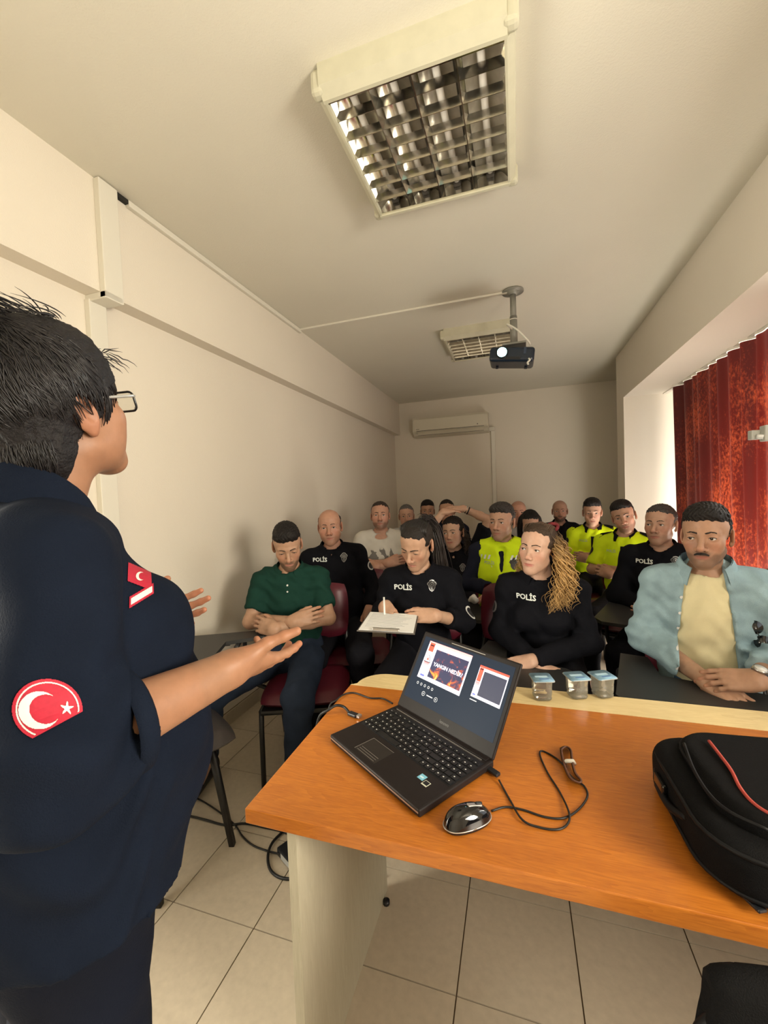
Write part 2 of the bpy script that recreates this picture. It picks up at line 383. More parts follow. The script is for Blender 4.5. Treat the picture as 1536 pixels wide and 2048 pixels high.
# ---------------------------------------------------------------- curtain
def curtain_material():
    m = bpy.data.materials.new('red_curtain'); m.use_nodes = True; t = NT(m); tc = t.n('ShaderNodeTexCoord')
    mp = t.n('ShaderNodeMapping'); mp.inputs['Scale'].default_value = (1, 1, .55); t.l(tc.outputs['Object'], mp.inputs[0])
    n1 = t.n('ShaderNodeTexNoise', i_Scale=75.0, i_Detail=5.0, i_Roughness=.7); t.l(mp.outputs[0], n1.inputs['Vector'])
    n0 = t.n('ShaderNodeTexNoise', i_Scale=2.6, i_Detail=2.0); t.l(mp.outputs[0], n0.inputs['Vector'])
    mul = t.n('ShaderNodeMath', operation='MULTIPLY'); t.l(n1.outputs[0], mul.inputs[0]); t.l(n0.outputs[0], mul.inputs[1])
    cr = t.n('ShaderNodeValToRGB'); e = cr.color_ramp.elements; e[0].position = .24; e[1].position = .38
    e[0].color = (.062, .004, .003, 1); e[1].color = (.27, .042, .014, 1); t.l(mul.outputs[0], cr.inputs[0]); t.l(cr.outputs[0], t.b.inputs['Base Color'])
    t.b.inputs['Roughness'].default_value = .65; t.b.inputs['Sheen Weight'].default_value = .1
    tr = t.n('ShaderNodeBsdfTranslucent'); t.l(cr.outputs[0], tr.inputs[0])
    mx = t.n('ShaderNodeMixShader'); mx.inputs[0].default_value = .30
    out = t.t.nodes['Material Output']; t.l(t.b.outputs[0], mx.inputs[1]); t.l(tr.outputs[0], mx.inputs[2]); t.l(mx.outputs[0], out.inputs[0])
    return m
M_CURT = curtain_material()
t = thing('curtain', 'long red curtain with vertical folds hanging in the window recess', 'curtain', (XC, 0, 0))
def cur(u, v):
    y = 4.60-u*2.25; z = .12+v*(2.343-.12-.022); ph = u*2.25*38
    a = .018*(0.45+.55*v)+.012*math.sin(u*23+1); off = a*math.sin(ph+.9*math.sin(u*31)+.25*math.sin(v*5+u*9))+.010*math.sin(u*70+v*1.3)
    return Vector((off+(.02*(1-v)), y, z))
MB().grid(cur, 430, 26).build('curtain_cloth', M_CURT, t)
M_TAPE = mat('curtain_tape', (.78, .74, .66), .7)
def tape(u, v):
    p = cur(u, .99); return Vector((p.x-.006, p.y, 2.343-.020+.020*v))
MB().grid(tape, 430, 3).build('header_tape', M_TAPE, t)
MB().span((-.012, 2.35, 2.335), (.035, 4.86, 2.343)).build('curtain_rail', mat('rail', (.62, .58, .5), .4), t)
# ================================================================ desk and the things on it
ZD = 0.730
def wood(name, c0, c1, rough, axis_scale, ring=9.0):
    m = bpy.data.materials.new(name); m.use_nodes = True; t = NT(m); tc = t.n('ShaderNodeTexCoord')
    mp = t.n('ShaderNodeMapping'); mp.inputs['Scale'].default_value = axis_scale; t.l(tc.outputs['Object'], mp.inputs[0])
    n0 = t.n('ShaderNodeTexNoise', i_Scale=1.2, i_Detail=3.0, i_Distortion=1.2); t.l(mp.outputs[0], n0.inputs['Vector'])
    m1 = t.n('ShaderNodeMath', operation='MULTIPLY'); m1.inputs[1].default_value = ring; t.l(n0.outputs[0], m1.inputs[0])
    m2 = t.n('ShaderNodeMath', operation='FRACT'); t.l(m1.outputs[0], m2.inputs[0])
    n2 = t.n('ShaderNodeTexNoise', i_Scale=22.0, i_Detail=5.0); t.l(mp.outputs[0], n2.inputs['Vector'])
    ad = t.n('ShaderNodeMath', operation='MULTIPLY_ADD'); ad.inputs[1].default_value = .30; t.l(m2.outputs[0], ad.inputs[0]); t.l(n2.outputs[0], ad.inputs[2])
    cr = t.n('ShaderNodeValToRGB'); cr.color_ramp.elements[0].position = .25; cr.color_ramp.elements[1].position = .95
    cr.color_ramp.elements[0].color = rgba(c0); cr.color_ramp.elements[1].color = rgba(c1); t.l(ad.outputs[0], cr.inputs[0]); t.l(cr.outputs[0], t.b.inputs['Base Color'])
    t.b.inputs['Roughness'].default_value = rough; t.b.inputs['Coat Weight'].default_value = .15; t.b.inputs['Coat Roughness'].default_value = .25
    return m
M_CHERRY = wood('cherry_laminate', (.36, .10, .012), (.54, .18, .022), .33, (1.5, 14, 14))
M_CREAM = wood('cream_laminate', (.66, .50, .24), (.80, .64, .34), .42, (1.5, 12, 12), 5)
M_PALE = wood('pale_laminate', (.42, .38, .28), (.50, .46, .35), .5, (14, 14, 1.2), 5)
desk = thing('desk', 'cherry brown desk with a cream strip along its far edge', 'desk', (0.1, 1.12, 0))
DX0, DX1, DY0, DY1, DYS = -.70, 1.30, .755-1.12, 1.497-1.12, 1.381-1.12
MB().span((DX0, DY0, ZD-.034), (DX1, DYS, ZD), bevel=.0025).build('tabletop', M_CHERRY, desk)
# far strip with one rounded corner
pts = [(DX1, DYS), (DX1, DY1)]+[(DX0+.02+.10*(1-math.sin(a)), DY1-.10*(1-math.cos(a))) for a in [PI/2*k/8 for k in range(9)]]+[(DX0, DYS)]
MB().prism(pts, 'z', ZD-.034, ZD).build('edge_strip', M_CREAM, desk)
for x in (-.60, 1.18):
    MB().span((x-.001, DY0+.012, .0), (x+.021, DY0+.60, ZD-.034)).build('side_panel', M_PALE, desk)
MB().span((-.58, DY0+.52, .60), (1.18, DY0+.538, ZD-.034)).build('cross_rail', M_PALE, desk)
for y in (DY0+.05, DY0+.55): MB().cyl((-.567, y, 0), (-.567, y, .012), .012, 10).build('foot', M_BLK, desk)

# ---------------------------------------------------------------- laptop
M_LAP = mat('laptop_brown', (.013, .010, .010), .42, spec=.3, noise=.15, nscale=60)
M_KEY = mat('laptop_key', (.010, .010, .011), .42)
M_SILV = mat('silver_trim', (.55, .53, .50), .3, metal=.8)
M_WHITE = mat('white_print', (.75, .75, .72), .6)
M_SCR = mat('screen_dark', (.004, .005, .007), .35, spec=.12, emit=(.020, .030, .046), estr=1.0)
ang = math.atan2(-.21, .306); LW, LD, LH = .372, .252, .026
nl = Vector((-.519, 1.033, ZD)); ux = Vector((math.cos(ang), math.sin(ang), 0)); uy = Vector((-math.sin(ang), math.cos(ang), 0))
lap = thing('laptop', 'open black laptop with a presentation on its screen on the desk', 'laptop', nl+ux*LW/2+uy*LD/2, ang)
def lbox(x0, x1, y0, y1, z0, z1, name, m, bevel=.0, parent=None):
    return MB().span((x0-LW/2, y0-LD/2, z0), (x1-LW/2, y1-LD/2, z1), bevel=bevel).build(name, m, parent or lap)
base = lbox(0, LW, 0, LD, .004, .023, 'base', M_LAP, .004)
lbox(.004, LW-.004, -.0008, .004, .013, .0165, 'front_trim', M_SILV)
lbox(.01, LW-.01, LD*.925, LD*.99, .023, .0255, 'hinge_bar', M_LAP, .001)
lbox(.02, LW-.02, LD*.905, LD*.912, .023, .0245, 'speaker_line', M_SILV)
kb = lbox(.010, LW-.008, .100, .222, .0228, .0234, 'keyboard', M_BLK)
key = None
rows = [(.202, .011, [1]*17), (.180, .0165, [1]*13+[1.6]+[1]*4), (.1605, .0165, [1.4]+[1]*12+[1.2]+[1]*4), (.141, .0165, [1.6]+[1]*11+[1.9]+[1]*4), (.1215, .0165, [1.2]+[1]*11+[2.2]+[1]*4), (.102, .0165, [1]*4+[5]+[1]*4+[1.0]*4+[1]*3)]
for y, h, ws in rows:
    tot = sum(ws); W = .350; xx = .013
    for wk in ws:
        k = wk/tot*W
        if key is None: key = MB().box((0, 0, 0), (1, 1, 1)).build('key', M_KEY, kb); o = key
        else: o = bpy.data.objects.new('key', key.data); COL.objects.link(o); o.parent = kb
        o.location = (xx+k/2-LW/2, y+h/2-LD/2, .0248); o.scale = (k-.0028, h-.0028, .0026)
        xx += k
# legends: one joined mesh of small marks
lg = MB()
for y, h, ws in rows:
    tot = sum(ws); xx = .013
    for wk in ws:
        k = wk/tot*.350
        if wk < 4 and random.random() < .92: lg.box((xx+k*.42-LW/2, y+h*.55-LD/2, .02615), (.0032, .0028 if h > .012 else .0014, .0002))
        xx += k
tag(lg.build('key_legends', M_WHITE, kb), kind='stuff')
tp = lbox(.098, .186, .018, .083, .0229, .0233, 'touchpad', mat('touchpad', (.020, .017, .016), .3))
for a in ((.098, .186, .0823, .083), (.098, .0987, .018, .083)): lbox(*a, .0233, .0236, 'touchpad_border', M_SILV, parent=tp)
for y in (.022, .0295, .037): lbox(.106, .178, y, y+.0007, .0233, .0236, 'button_line', M_SILV, parent=tp)
st = lbox(.292, .310, .066, .084, .0230, .0234, 'blue_sticker', mat('sticker_blue', (.20, .50, .66), .35))
lbox(.295, .306, .072, .077, .0234, .0236, 'sticker_print', mat('sticker_pale', (.55, .75, .85), .4), parent=st)
st = lbox(.314, .331, .058, .075, .0230, .0234, 'black_sticker', mat('sticker_cream', (.60, .62, .50), .35))
lbox(.3155, .3295, .0615, .0735, .0234, .0236, 'sticker_print', M_BLK, parent=st)
# lid
OPEN = math.radians(OPEN_DEG) if 'OPEN_DEG' in globals() else math.radians(123)
LHH = .246
lidm = Matrix.Translation((0, LD/2-.006, .024))@Matrix.Rotation(-OPEN, 4, 'X')
# lid local: x across, y from hinge (0) to top (negative y turned up), z normal to the screen
def L3(x, y, z): return lidm@Vector((x, -y, -z))
def lid_box(x0, x1, y0, y1, z0, z1, name, m, parent=lap, bevel=0):
    mb = MB().span((x0, -y1, -z1), (x1, -y0, -z0), bevel=bevel); return mb.build(name, m, parent, lidm)
lid = lid_box(-LW/2, LW/2, .0, LHH, -.010, 0, 'lid', M_LAP, bevel=.004)
SW, SH, SY = .346, .195, .036
scr = lid_box(-SW/2, SW/2, SY, SY+SH, 0, .0006, 'screen', M_SCR, lid)
lid_box(-.06, .07, LHH-.010, LHH-.0085, 0, .001, 'bezel_glint', M_SILV, lid)
def em(name, c, s=1.0): return mat(name, c, .4, emit=c, estr=s)
E_W = em('slide_white', (.80, .78, .92), .95); E_R = em('slide_red', (1.0, .07, .04), .95); E_P = em('slide_pink', (.95, .35, .36), .9)
E_D = em('slide_navy', (.020, .024, .050), 1.0); E_B = em('slide_blue', (.10, .12, .45), .9); E_G = em('screen_grey', (.5, .52, .55), .8); E_K = em('slide_black', (.02, .01, .01), .6)
def flat(x0, x1, y0, y1, k, name, m, par): return lid_box(x0, x1, y0, y1, .0006+.0002*k, .0007+.0002*k, name, m, par)
def fire_material():
    m = bpy.data.materials.new('slide_fire'); m.use_nodes = True; t = NT(m); tc = t.n('ShaderNodeTexCoord')
    n = t.n('ShaderNodeTexNoise', i_Scale=34.0, i_Detail=6.0, i_Distortion=1.0); t.l(tc.outputs['Object'], n.inputs['Vector'])
    cr = t.n('ShaderNodeValToRGB'); e = cr.color_ramp.elements
    e[0].position = .52; e[0].color = (.012, .014, .05, 1); e[1].position = .74; e[1].color = (1, .62, .12, 1)
    for p, c in ((.58, (.06, .02, .05, 1)), (.64, (.34, .06, .02, 1)), (.69, (.85, .25, .03, 1))):
        q = e.new(p); q.color = c
    t.l(n.outputs[0], cr.inputs[0]); t.l(cr.outputs[0], t.b.inputs['Base Color']); t.l(cr.outputs[0], t.b.inputs['Emission Color']); t.b.inputs['Emission Strength'].default_value = 1.0
    return m
def lid_text(body, x, y, size, m, par, k=4, bold=0.0, align='CENTER', name='lettering'):
    vs, fs = text_mesh(body, size, bold*size, 0, align); return MB().add([(v.x+x, v.y*1.0+0, 0) for v in vs], fs).build(name, m, par, lidm@Matrix.Translation((0, -y, -.0006-.0002*k))@Matrix.Rotation(PI, 4, 'X'))
def slide(x0, x1, y0, y1, big):
    s = flat(x0, x1, y0, y1, 0, 'slide', E_W, scr); w_, h_ = x1-x0, y1-y0
    flat(x0, x1, y1-h_*.065, y1, 1, 'slide_header', E_R if not big else E_P, s)
    if big:
        flat(x0+w_*.03, x0+w_*.15, y1-h_*.27, y1-h_*.035, 2, 'slide_red_box', E_R, s)
        flat(x0+w_*.045, x0+w_*.135, y1-h_*.125, y1-h_*.085, 3, 'slide_heading', E_K, s)
        tri = MB(); c = Vector((x0+w_*.10, y0+h_*.53, 0)); q = w_*.085
        def tp_(sc): return [(c.x-q*sc, c.y-q*.75*sc), (c.x+q*sc, c.y-q*.75*sc), (c.x, c.y+q*.95*sc)]
        for sc, m_, k in ((1.0, E_K, 2), (.78, E_W, 3), (.36, E_R, 4)):
            MB().add([L3(a, b_, .0007+.0002*k) for a, b_ in tp_(sc)], [(0, 1, 2)]).build('warning_triangle', m_, s)
        for i in range(6): flat(x0+w_*.03, x0+w_*.16, y0+h_*(.40-.035*i), y0+h_*(.40-.035*i)+h_*.036, 1, 'slide_gradient', em('grad%d' % i, (.9-.02*i, .22+.085*i, .24+.10*i), .9), s)
        flat(x0+w_*.05, x0+w_*.15, y0+h_*.06, y0+h_*.11, 2, 'slide_logo', E_B, s)
        pic = flat(x0+w_*.22, x0+w_*.97, y0+h_*.10, y0+h_*.84, 1, 'slide_picture', fire_material(), s)
        lid_text('YANGIN NED\u0130R?', x0+w_*.60, y0+h_*.46, .0158, E_W, s, 4, .02)
        flat(x0+w_*.60, x0+w_*.93, y1-h_*.125, y1-h_*.105, 2, 'slide_caption', E_G, s)
        flat(x0+w_*.22, x0+w_*.70, y0+h_*.04, y0+h_*.06, 2, 'slide_caption', E_G, s)
    else:
        flat(x0+w_*.02, x0+w_*.16, y1-h_*.50, y1-h_*.07, 2, 'slide_red_box', E_R, s)
        flat(x0+w_*.03, x0+w_*.15, y1-h_*.135, y1-h_*.095, 3, 'slide_heading', E_K, s)
        for i in range(5): flat(x0+w_*.02, x0+w_*.16, y0+h_*(.44-.05*i), y0+h_*(.49-.05*i), 2, 'slide_gradient', em('grad%d' % i, (.9, .2, .2)), s)
        flat(x0+w_*.04, x0+w_*.14, y0+h_*.06, y0+h_*.11, 2, 'slide_logo', E_B, s)
        flat(x0+w_*.20, x0+w_*.97, y0+h_*.09, y0+h_*.85, 2, 'slide_picture', E_D, s)
slide(-.147, .030, SY+.068, SY+.186, True)
slide(.066, .163, SY+.082, SY+.170, False)
for i in range(5):
    MB().add([L3(-.135+.016*i+a*.0042, SY+.052+b_*.0042, .0008) for a, b_ in [(math.cos(q*PI/5), math.sin(q*PI/5)) for q in range(10)]]+[L3(-.135+.016*i+a*.0028, SY+.052+b_*.0028, .0008) for a, b_ in [(math.cos(q*PI/5), math.sin(q*PI/5)) for q in range(10)]], [(q, (q+1) % 10, 10+(q+1) % 10, 10+q) for q in range(10)]).build('tool_icon', E_G, scr)
for xx in (-.098, -.045):
    MB().add([L3(xx+a*.0068, SY+.030+b_*.0068, .0008) for a, b_ in [(math.cos(q*PI/8), math.sin(q*PI/8)) for q in range(16)]]+[L3(xx+a*.0056, SY+.030+b_*.0056, .0008) for a, b_ in [(math.cos(q*PI/8), math.sin(q*PI/8)) for q in range(16)]], [(q, (q+1) % 16, 16+(q+1) % 16, 16+q) for q in range(16)]).build('arrow_ring', E_G, scr)
    MB().add([L3(xx-.002, SY+.033, .0009), L3(xx-.002, SY+.027, .0009), L3(xx+.0025, SY+.030, .0009)], [(0, 1, 2)]).build('arrow', E_G, scr)
flat(-.084, -.059, SY+.0285, SY+.0315, 0, 'slide_counter', E_G, scr)
flat(.066, .090, SY+.073, SY+.0755, 0, 'next_caption', E_G, scr)
lid_text('lenovo', .012, .020, .013, mat('logo_grey', (.16, .16, .16), .5), lid, 0, .01)
# ---------------------------------------------------------------- cables of the laptop
M_CAB = mat('black_cable', (.010, .010, .010), .45)
def pz(x, y, z=ZD+.004): return at_z(x, y, z)
plug = thing('video_plug', 'grey video cable plug stuck in the left side of the laptop', 'plug', pz(712, 1432))
d = (pz(722, 1436)-pz(690, 1424)).normalized(); rzp = math.atan2(d.y, d.x)
MB().box((-.010, 0, .004), (.034, .018, .010), rz=rzp, bevel=.003).build('grip', M_BLK, plug)
MB().box((.012*math.cos(rzp), .012*math.sin(rzp), .004), (.012, .015, .007), rz=rzp).build('tip', M_SILV, plug)
pp = [pz(700, 1427, ZD+.008), pz(688, 1414, ZD+.016), pz(672, 1411, ZD+.020), pz(657, 1420, ZD+.014), Vector((-.625, 1.165, ZD-.02)), Vector((-.64, 1.16, ZD-.15)), Vector((-.63, 1.20, .30)), Vector((-.60, 1.28, .05)), Vector((-.58, 1.34, .006)), Vector((-.50, 1.40, .006))]
tag(MB().tube(spline(pp, 6), .0042).build('video_cable', M_CAB), 'thick black cable hanging over the desk edge beside the laptop', 'cable')
pp = [pz(785, 1407, ZD+.010), pz(765, 1397), pz(740, 1396), pz(710, 1386), pz(690, 1388), pz(673, 1400), Vector((-.615, 1.22, ZD-.02)), Vector((-.63, 1.2, .5)), Vector((-.62, 1.25, .1)), Vector((-.66, 1.28, .006)), Vector((-.72, 1.22, .006))]
tag(MB().tube(spline(pp, 6), .0028).build('power_cable', M_CAB), 'thin black power cable running from the laptop hinge over the desk edge', 'cable')
# mouse with its cable and plug
M_GLOSS = mat('black_gloss', (.006, .006, .007), .06, coat=.6)
ms = thing('computer_mouse', 'glossy black computer mouse with a silver rim on the desk', 'mouse', pz(935, 1647, ZD), math.radians(-52))
# local: +y forward (cable end)
def mz(x, y):
    lx, ly = x/.030, y/.053; r = min(1, lx*lx*(1+.1*ly)+ly*ly); return .038*max(0, 1-r**1.6)**.55*(1-.22*ly)
def mouse_pt(u, v, zoff=0, rr=1.0):
    a = 2*PI*u; rad = v*rr; wx = .0305*(1-.10*math.cos(2*a)+.02*math.sin(a)); x, y = rad*wx*math.cos(a), rad*.054*math.sin(a)
    return Vector((x, y, .008+.031*max(0, 1-v**2.6)**.6*(1-.20*v*math.sin(a))+zoff))
MB().grid(lambda u, v: mouse_pt(u, max(v, .001)), 49, 14).build('top_shell', M_GLOSS, ms)
MB().grid(lambda u, v: Vector((lambda p: (p.x*(1-.06*(1-v)), p.y*(1-.06*(1-v)), .001+.0062*v))(mouse_pt(u, 1.0))), 49, 3).build('skirt', M_BLK, ms)
MB().tube([mouse_pt(k/48, 1.0)*1.0 for k in range(49)], .0013, 6).build('silver_rim', M_SILV, ms)
MB().box((0, .028, .0345), (.0065, .017, .008), R=Matrix.Rotation(-.28, 3, 'X'), bevel=.003).build('scroll_wheel', M_BLK, ms)
MB().box((.0, .018, .0350), (.010, .034, .0035), R=Matrix.Rotation(-.25, 3, 'X'), bevel=.0015).build('wheel_groove', M_SILV, ms)
zc = ZD+.0028
pp = [pz(983, 1622, zc), pz(1012, 1614, zc), pz(1047, 1620, zc), pz(1090, 1634, zc), pz(1128, 1636, zc), pz(1158, 1618, zc), pz(1175, 1592, zc), pz(1168, 1572, zc), pz(1150, 1560, zc+.004), pz(1138, 1548, zc+.008)]
tag(MB().tube(spline(pp, 6), .0022).build('mouse_cable', M_CAB), 'thin black cable leaving the mouse in a wide loop', 'cable')
pp = [pz(998, 1560, zc+.004), pz(1006, 1575, zc), pz(1020, 1600, zc), pz(1045, 1640, zc+.003), pz(1080, 1655, zc), pz(1115, 1659, zc), pz(1135, 1648, zc), pz(1138, 1625, zc+.004), pz(1120, 1585, zc), pz(1095, 1545, zc), pz(1080, 1510, zc), pz(1085, 1502, zc), pz(1110, 1515, zc), pz(1132, 1534, zc+.006)]
tag(MB().tube(spline(pp, 6), .0022).build('usb_cable', M_CAB), 'thin black cable from the laptop side curling across the desk', 'cable')
up = thing('usb_plug', 'black plug pushed into the right side of the laptop', 'plug', pz(986, 1550, ZD))
d = (pz(988, 1551)-pz(960, 1532)).normalized(); rzp = math.atan2(d.y, d.x)
MB().box((0, 0, .009), (.036, .016, .009), rz=rzp, bevel=.003).build('grip', M_BLK, up)
MB().box((-.022*math.cos(rzp), -.022*math.sin(rzp), .009), (.012, .012, .005), rz=rzp).build('tip', M_SILV, up)
cb = thing('cable_bundle', 'bundled black cable tied with a pale band on the desk', 'cable', pz(1138, 1525, ZD))
def loc(x, y, z): return pz(x, y, z)-cb.location
for k in range(4):
    q = random.uniform(-3, 3); zz = ZD+.004+.004*k
    lp = [loc(1124+q, 1500+q, zz), loc(1133+q, 1493, zz), loc(1143+q, 1500, zz), loc(1146+q, 1520, zz+.004), loc(1152+q, 1545, zz), loc(1163+q*.5, 1560, zz), loc(1158, 1566+q, zz), loc(1143+q, 1556, zz), loc(1132+q, 1535, zz), loc(1126+q, 1512, zz), loc(1124+q, 1500+q, zz)]
    MB().tube(spline(lp, 5), .0024, 6).build('cable_loop', M_CAB if k < 3 else mat('brown_cable', (.12, .05, .03), .5), cb)
MB().tube([loc(1129, 1526, ZD+.002), loc(1133, 1522, ZD+.022), loc(1146, 1522, ZD+.022), loc(1149, 1527, ZD+.002)], .0045, 8).build('tie_band', mat('tie', (.55, .52, .45), .6), cb)
# ---------------------------------------------------------------- water cups
M_CUP = thin_glass('clear_plastic', (.97, .96, .92), .25, .06, milk=.13)
M_LID = mat('foil_lid', (.22, .38, .52), .35, noise=.25, nscale=60)
M_RIM = mat('cup_rim', (.75, .77, .74), .2, trans=.5)
def cup(label, px, py, rz):
    t = thing('water_cup', label, 'cup', at_z(px, py, ZD), rz, 'sealed water cups on the desk')
    def ring(w, z, r=.012): return [Vector((x, y, z)) for x, y in rounded(w, w, r, 4)]
    def loft(prof, name, m, cap=True):
        mb = MB(); vs = []; n = len(rounded(1, 1, .1, 4))
        for w_, z, r in prof: vs += ring(w_, z, r)
        fs = [(i*n+k, i*n+(k+1) % n, (i+1)*n+(k+1) % n, (i+1)*n+k) for i in range(len(prof)-1) for k in range(n)]
        fs += [tuple(range(n))[::-1], tuple(range((len(prof)-1)*n, len(prof)*n))]
        return mb.add(vs, fs, True).build(name, m, t)
    loft([(.044, .001, .012), (.052, .004, .013), (.055, .010, .013), (.052, .014, .013), (.055, .020, .013), (.056, .030, .013), (.0555, .045, .012), (.058, .062, .012), (.060, .067, .011)], 'cup_body', M_CUP)
    loft([(.060, .066, .011), (.070, .0675, .010), (.070, .069, .010), (.060, .0692, .010)], 'rim', M_RIM)
    ld = loft([(.067, .0694, .010), (.0672, .0704, .010)], 'foil_lid', M_LID)
    MB().box((0, .004, .0706), (.040, .012, .0003)).build('lid_print', mat('lid_pale', (.42, .60, .72), .4), ld)
    MB().box((.004, -.014, .0706), (.030, .007, .0003)).build('lid_print', mat('lid_deep', (.10, .20, .42), .4), ld)
    MB().box((-.028, -.030, .0700), (.014, .010, .0006), rz=.7).build('pull_tab', M_LID, ld)
cup('sealed water cup with blue foil lid right beside the laptop screen', 1084, 1396, .25)
cup('sealed water cup with blue foil lid, the middle one of three', 1154, 1393, .35)
cup('sealed water cup with blue foil lid, the rightmost of three', 1205, 1391, .45)
# ================================================================ figures: signed distance fields meshed with surface nets
class SDF:
    def __init__(s, lo, hi, h):
        s.lo = np.array(lo, float); s.h = h
        s.ax = [np.arange(lo[i], hi[i]+h, h) for i in range(3)]
        s.F = np.full([len(a) for a in s.ax], 0.15, np.float32)
    def sl(s, lo, hi):
        r = []
        for i in range(3):
            a = int(np.floor((lo[i]-s.lo[i])/s.h))-1; b = int(np.ceil((hi[i]-s.lo[i])/s.h))+2
            a = max(a, 0); b = min(b, len(s.ax[i]))
            if b <= a: return None
            r.append(slice(a, b))
        return tuple(r)
    def grid(s, sl): return s.ax[0][sl[0]][:, None, None].astype(np.float32), s.ax[1][sl[1]][None, :, None].astype(np.float32), s.ax[2][sl[2]][None, None, :].astype(np.float32)
    def put(s, fn, lo, hi, k, mode):
        m = k+.03 if mode == 'add' else k+.004
        sl = s.sl(np.array(lo)-m, np.array(hi)+m)
        if sl is None: return
        d = fn(*s.grid(sl)); F = s.F[sl]
        if mode == 'add':
            h = np.maximum(k-np.abs(F-d), 0)/k; s.F[sl] = np.minimum(F, d)-h*h*k*.25
        else:
            d = -d; h = np.maximum(k-np.abs(F-d), 0)/k; s.F[sl] = np.maximum(F, d)+h*h*k*.25
    def cone(s, a, b, r1, r2, k=.03, mode='add', flat=False, sq=None):
        """tapered limb; sq=(axis, factor) flattens it across a direction"""
        a = np.array(a, float); b = np.array(b, float); ab = b-a; L2 = max(ab@ab, 1e-9); L = L2**.5; R = max(r1, r2)
        if sq is not None: ax = np.array(sq[0], float); ax /= np.linalg.norm(ax)
        def fn(x, y, z):
            px, py, pz = x-a[0], y-a[1], z-a[2]
            t = (px*ab[0]+py*ab[1]+pz*ab[2])/L2; tc = np.clip(t, 0, 1)
            qx, qy, qz = px-tc*ab[0], py-tc*ab[1], pz-tc*ab[2]
            d2 = qx*qx+qy*qy+qz*qz
            if sq is not None:
                w = qx*ax[0]+qy*ax[1]+qz*ax[2]; d2 = d2+w*w*(1/sq[1]**2-1)
            d = np.sqrt(d2)-(r1+(r2-r1)*tc)
            if sq is not None: d = d*min(1, sq[1]*1.15)
            if flat: d = np.maximum(d, (t-1)*L)
            return d
        s.put(fn, np.minimum(a, b)-R, np.maximum(a, b)+R, k, mode); return s
    def ell(s, c, r, k=.02, mode='add', R=None):
        c = np.array(c, float); r = np.array(r, float)
        Rm = None if R is None else np.array(R)
        def fn(x, y, z):
            px, py, pz = x-c[0], y-c[1], z-c[2]
            if Rm is not None:
                px, py, pz = (Rm[0, 0]*px+Rm[1, 0]*py+Rm[2, 0]*pz, Rm[0, 1]*px+Rm[1, 1]*py+Rm[2, 1]*pz, Rm[0, 2]*px+Rm[1, 2]*py+Rm[2, 2]*pz)
            k0 = np.sqrt((px/r[0])**2+(py/r[1])**2+(pz/r[2])**2); k1 = np.sqrt((px/r[0]**2)**2+(py/r[1]**2)**2+(pz/r[2]**2)**2)+1e-6
            return k0*(k0-1)/k1
        R_ = r if Rm is None else np.full(3, r.max())
        s.put(fn, c-R_, c+R_, k, mode); return s
    def econ(s, a, b, ra, rb, k=.05, xd=(1, 0, 0)):
        """elliptical trunk section; ra, rb = (half width along xd, half depth)"""
        a = np.array(a, float); b = np.array(b, float); ab = b-a; L = np.linalg.norm(ab); n = ab/L
        u = np.array(xd, float); u = u-n*(u@n); u /= np.linalg.norm(u); v = np.cross(n, u); Rm = max(ra+rb)
        def fn(x, y, z):
            px, py, pz = x-a[0], y-a[1], z-a[2]
            w = px*n[0]+py*n[1]+pz*n[2]; t = np.clip(w/L, 0, 1)
            du = px*u[0]+py*u[1]+pz*u[2]; dv = px*v[0]+py*v[1]+pz*v[2]; dw = w-t*L
            rx = ra[0]+(rb[0]-ra[0])*t; ry = ra[1]+(rb[1]-ra[1])*t; rm = np.minimum(rx, ry)
            k0 = np.sqrt((du/rx)**2+(dv/ry)**2+(dw/rm)**2); k1 = np.sqrt((du/rx**2)**2+(dv/ry**2)**2+(dw/rm**2)**2)+1e-6
            return k0*(k0-1)/k1
        s.put(fn, np.minimum(a, b)-Rm, np.maximum(a, b)+Rm, k, 'add'); return s
    def cut(s, p, n):
        """remove the half space beyond p along n"""
        n = np.array(n, float); n /= np.linalg.norm(n); x, y, z = s.grid((slice(None),)*3)
        d = (x-p[0])*n[0]+(y-p[1])*n[1]+(z-p[2])*n[2]; s.F = np.maximum(s.F, d); return s
    def disp(s, fn):
        x, y, z = s.grid((slice(None),)*3); s.F = s.F+fn(x, y, z).astype(np.float32); return s
    def mesh(s):
        F = s.F.copy(); F[0] = F[-1] = .1; F[:, 0] = F[:, -1] = .1; F[:, :, 0] = F[:, :, -1] = .1
        S = F < 0; nx, ny, nz = F.shape; st = (ny*nz, nz, 1)
        N = nx*ny*nz; acc = np.zeros((3, N)); cnt = np.zeros(N); quads = []
        Ff = F.ravel()
        for a in range(3):
            i0 = [slice(None)]*3; i1 = [slice(None)]*3; i0[a] = slice(None, -1); i1[a] = slice(1, None)
            A = S[tuple(i0)]; e = np.argwhere(A != S[tuple(i1)])
            if len(e) == 0: continue
            lin = e@np.array(st); f0 = Ff[lin]; f1 = Ff[lin+st[a]]; t = f0/(f0-f1)
            pos = e.astype(float); pos[:, a] += t
            b, c = (a+1) % 3, (a+2) % 3
            for db in (0, 1):
                for dc in (0, 1):
                    cl = lin-db*st[b]-dc*st[c]
                    for q in range(3): acc[q] += np.bincount(cl, pos[:, q], N)
                    cnt += np.bincount(cl, minlength=N)
            qd = np.stack([lin-st[b]-st[c], lin-st[c], lin, lin-st[b]], 1); fl = ~(f0 < 0)
            qd[fl] = qd[fl][:, ::-1]; quads.append(qd)
        used = np.nonzero(cnt)[0]; mp = np.full(N, -1, np.int64); mp[used] = np.arange(len(used))
        V = (acc[:, used]/cnt[used]).T*s.h+np.array([s.ax[i][0] for i in range(3)]); Q = mp[np.concatenate(quads)]
        return V, Q

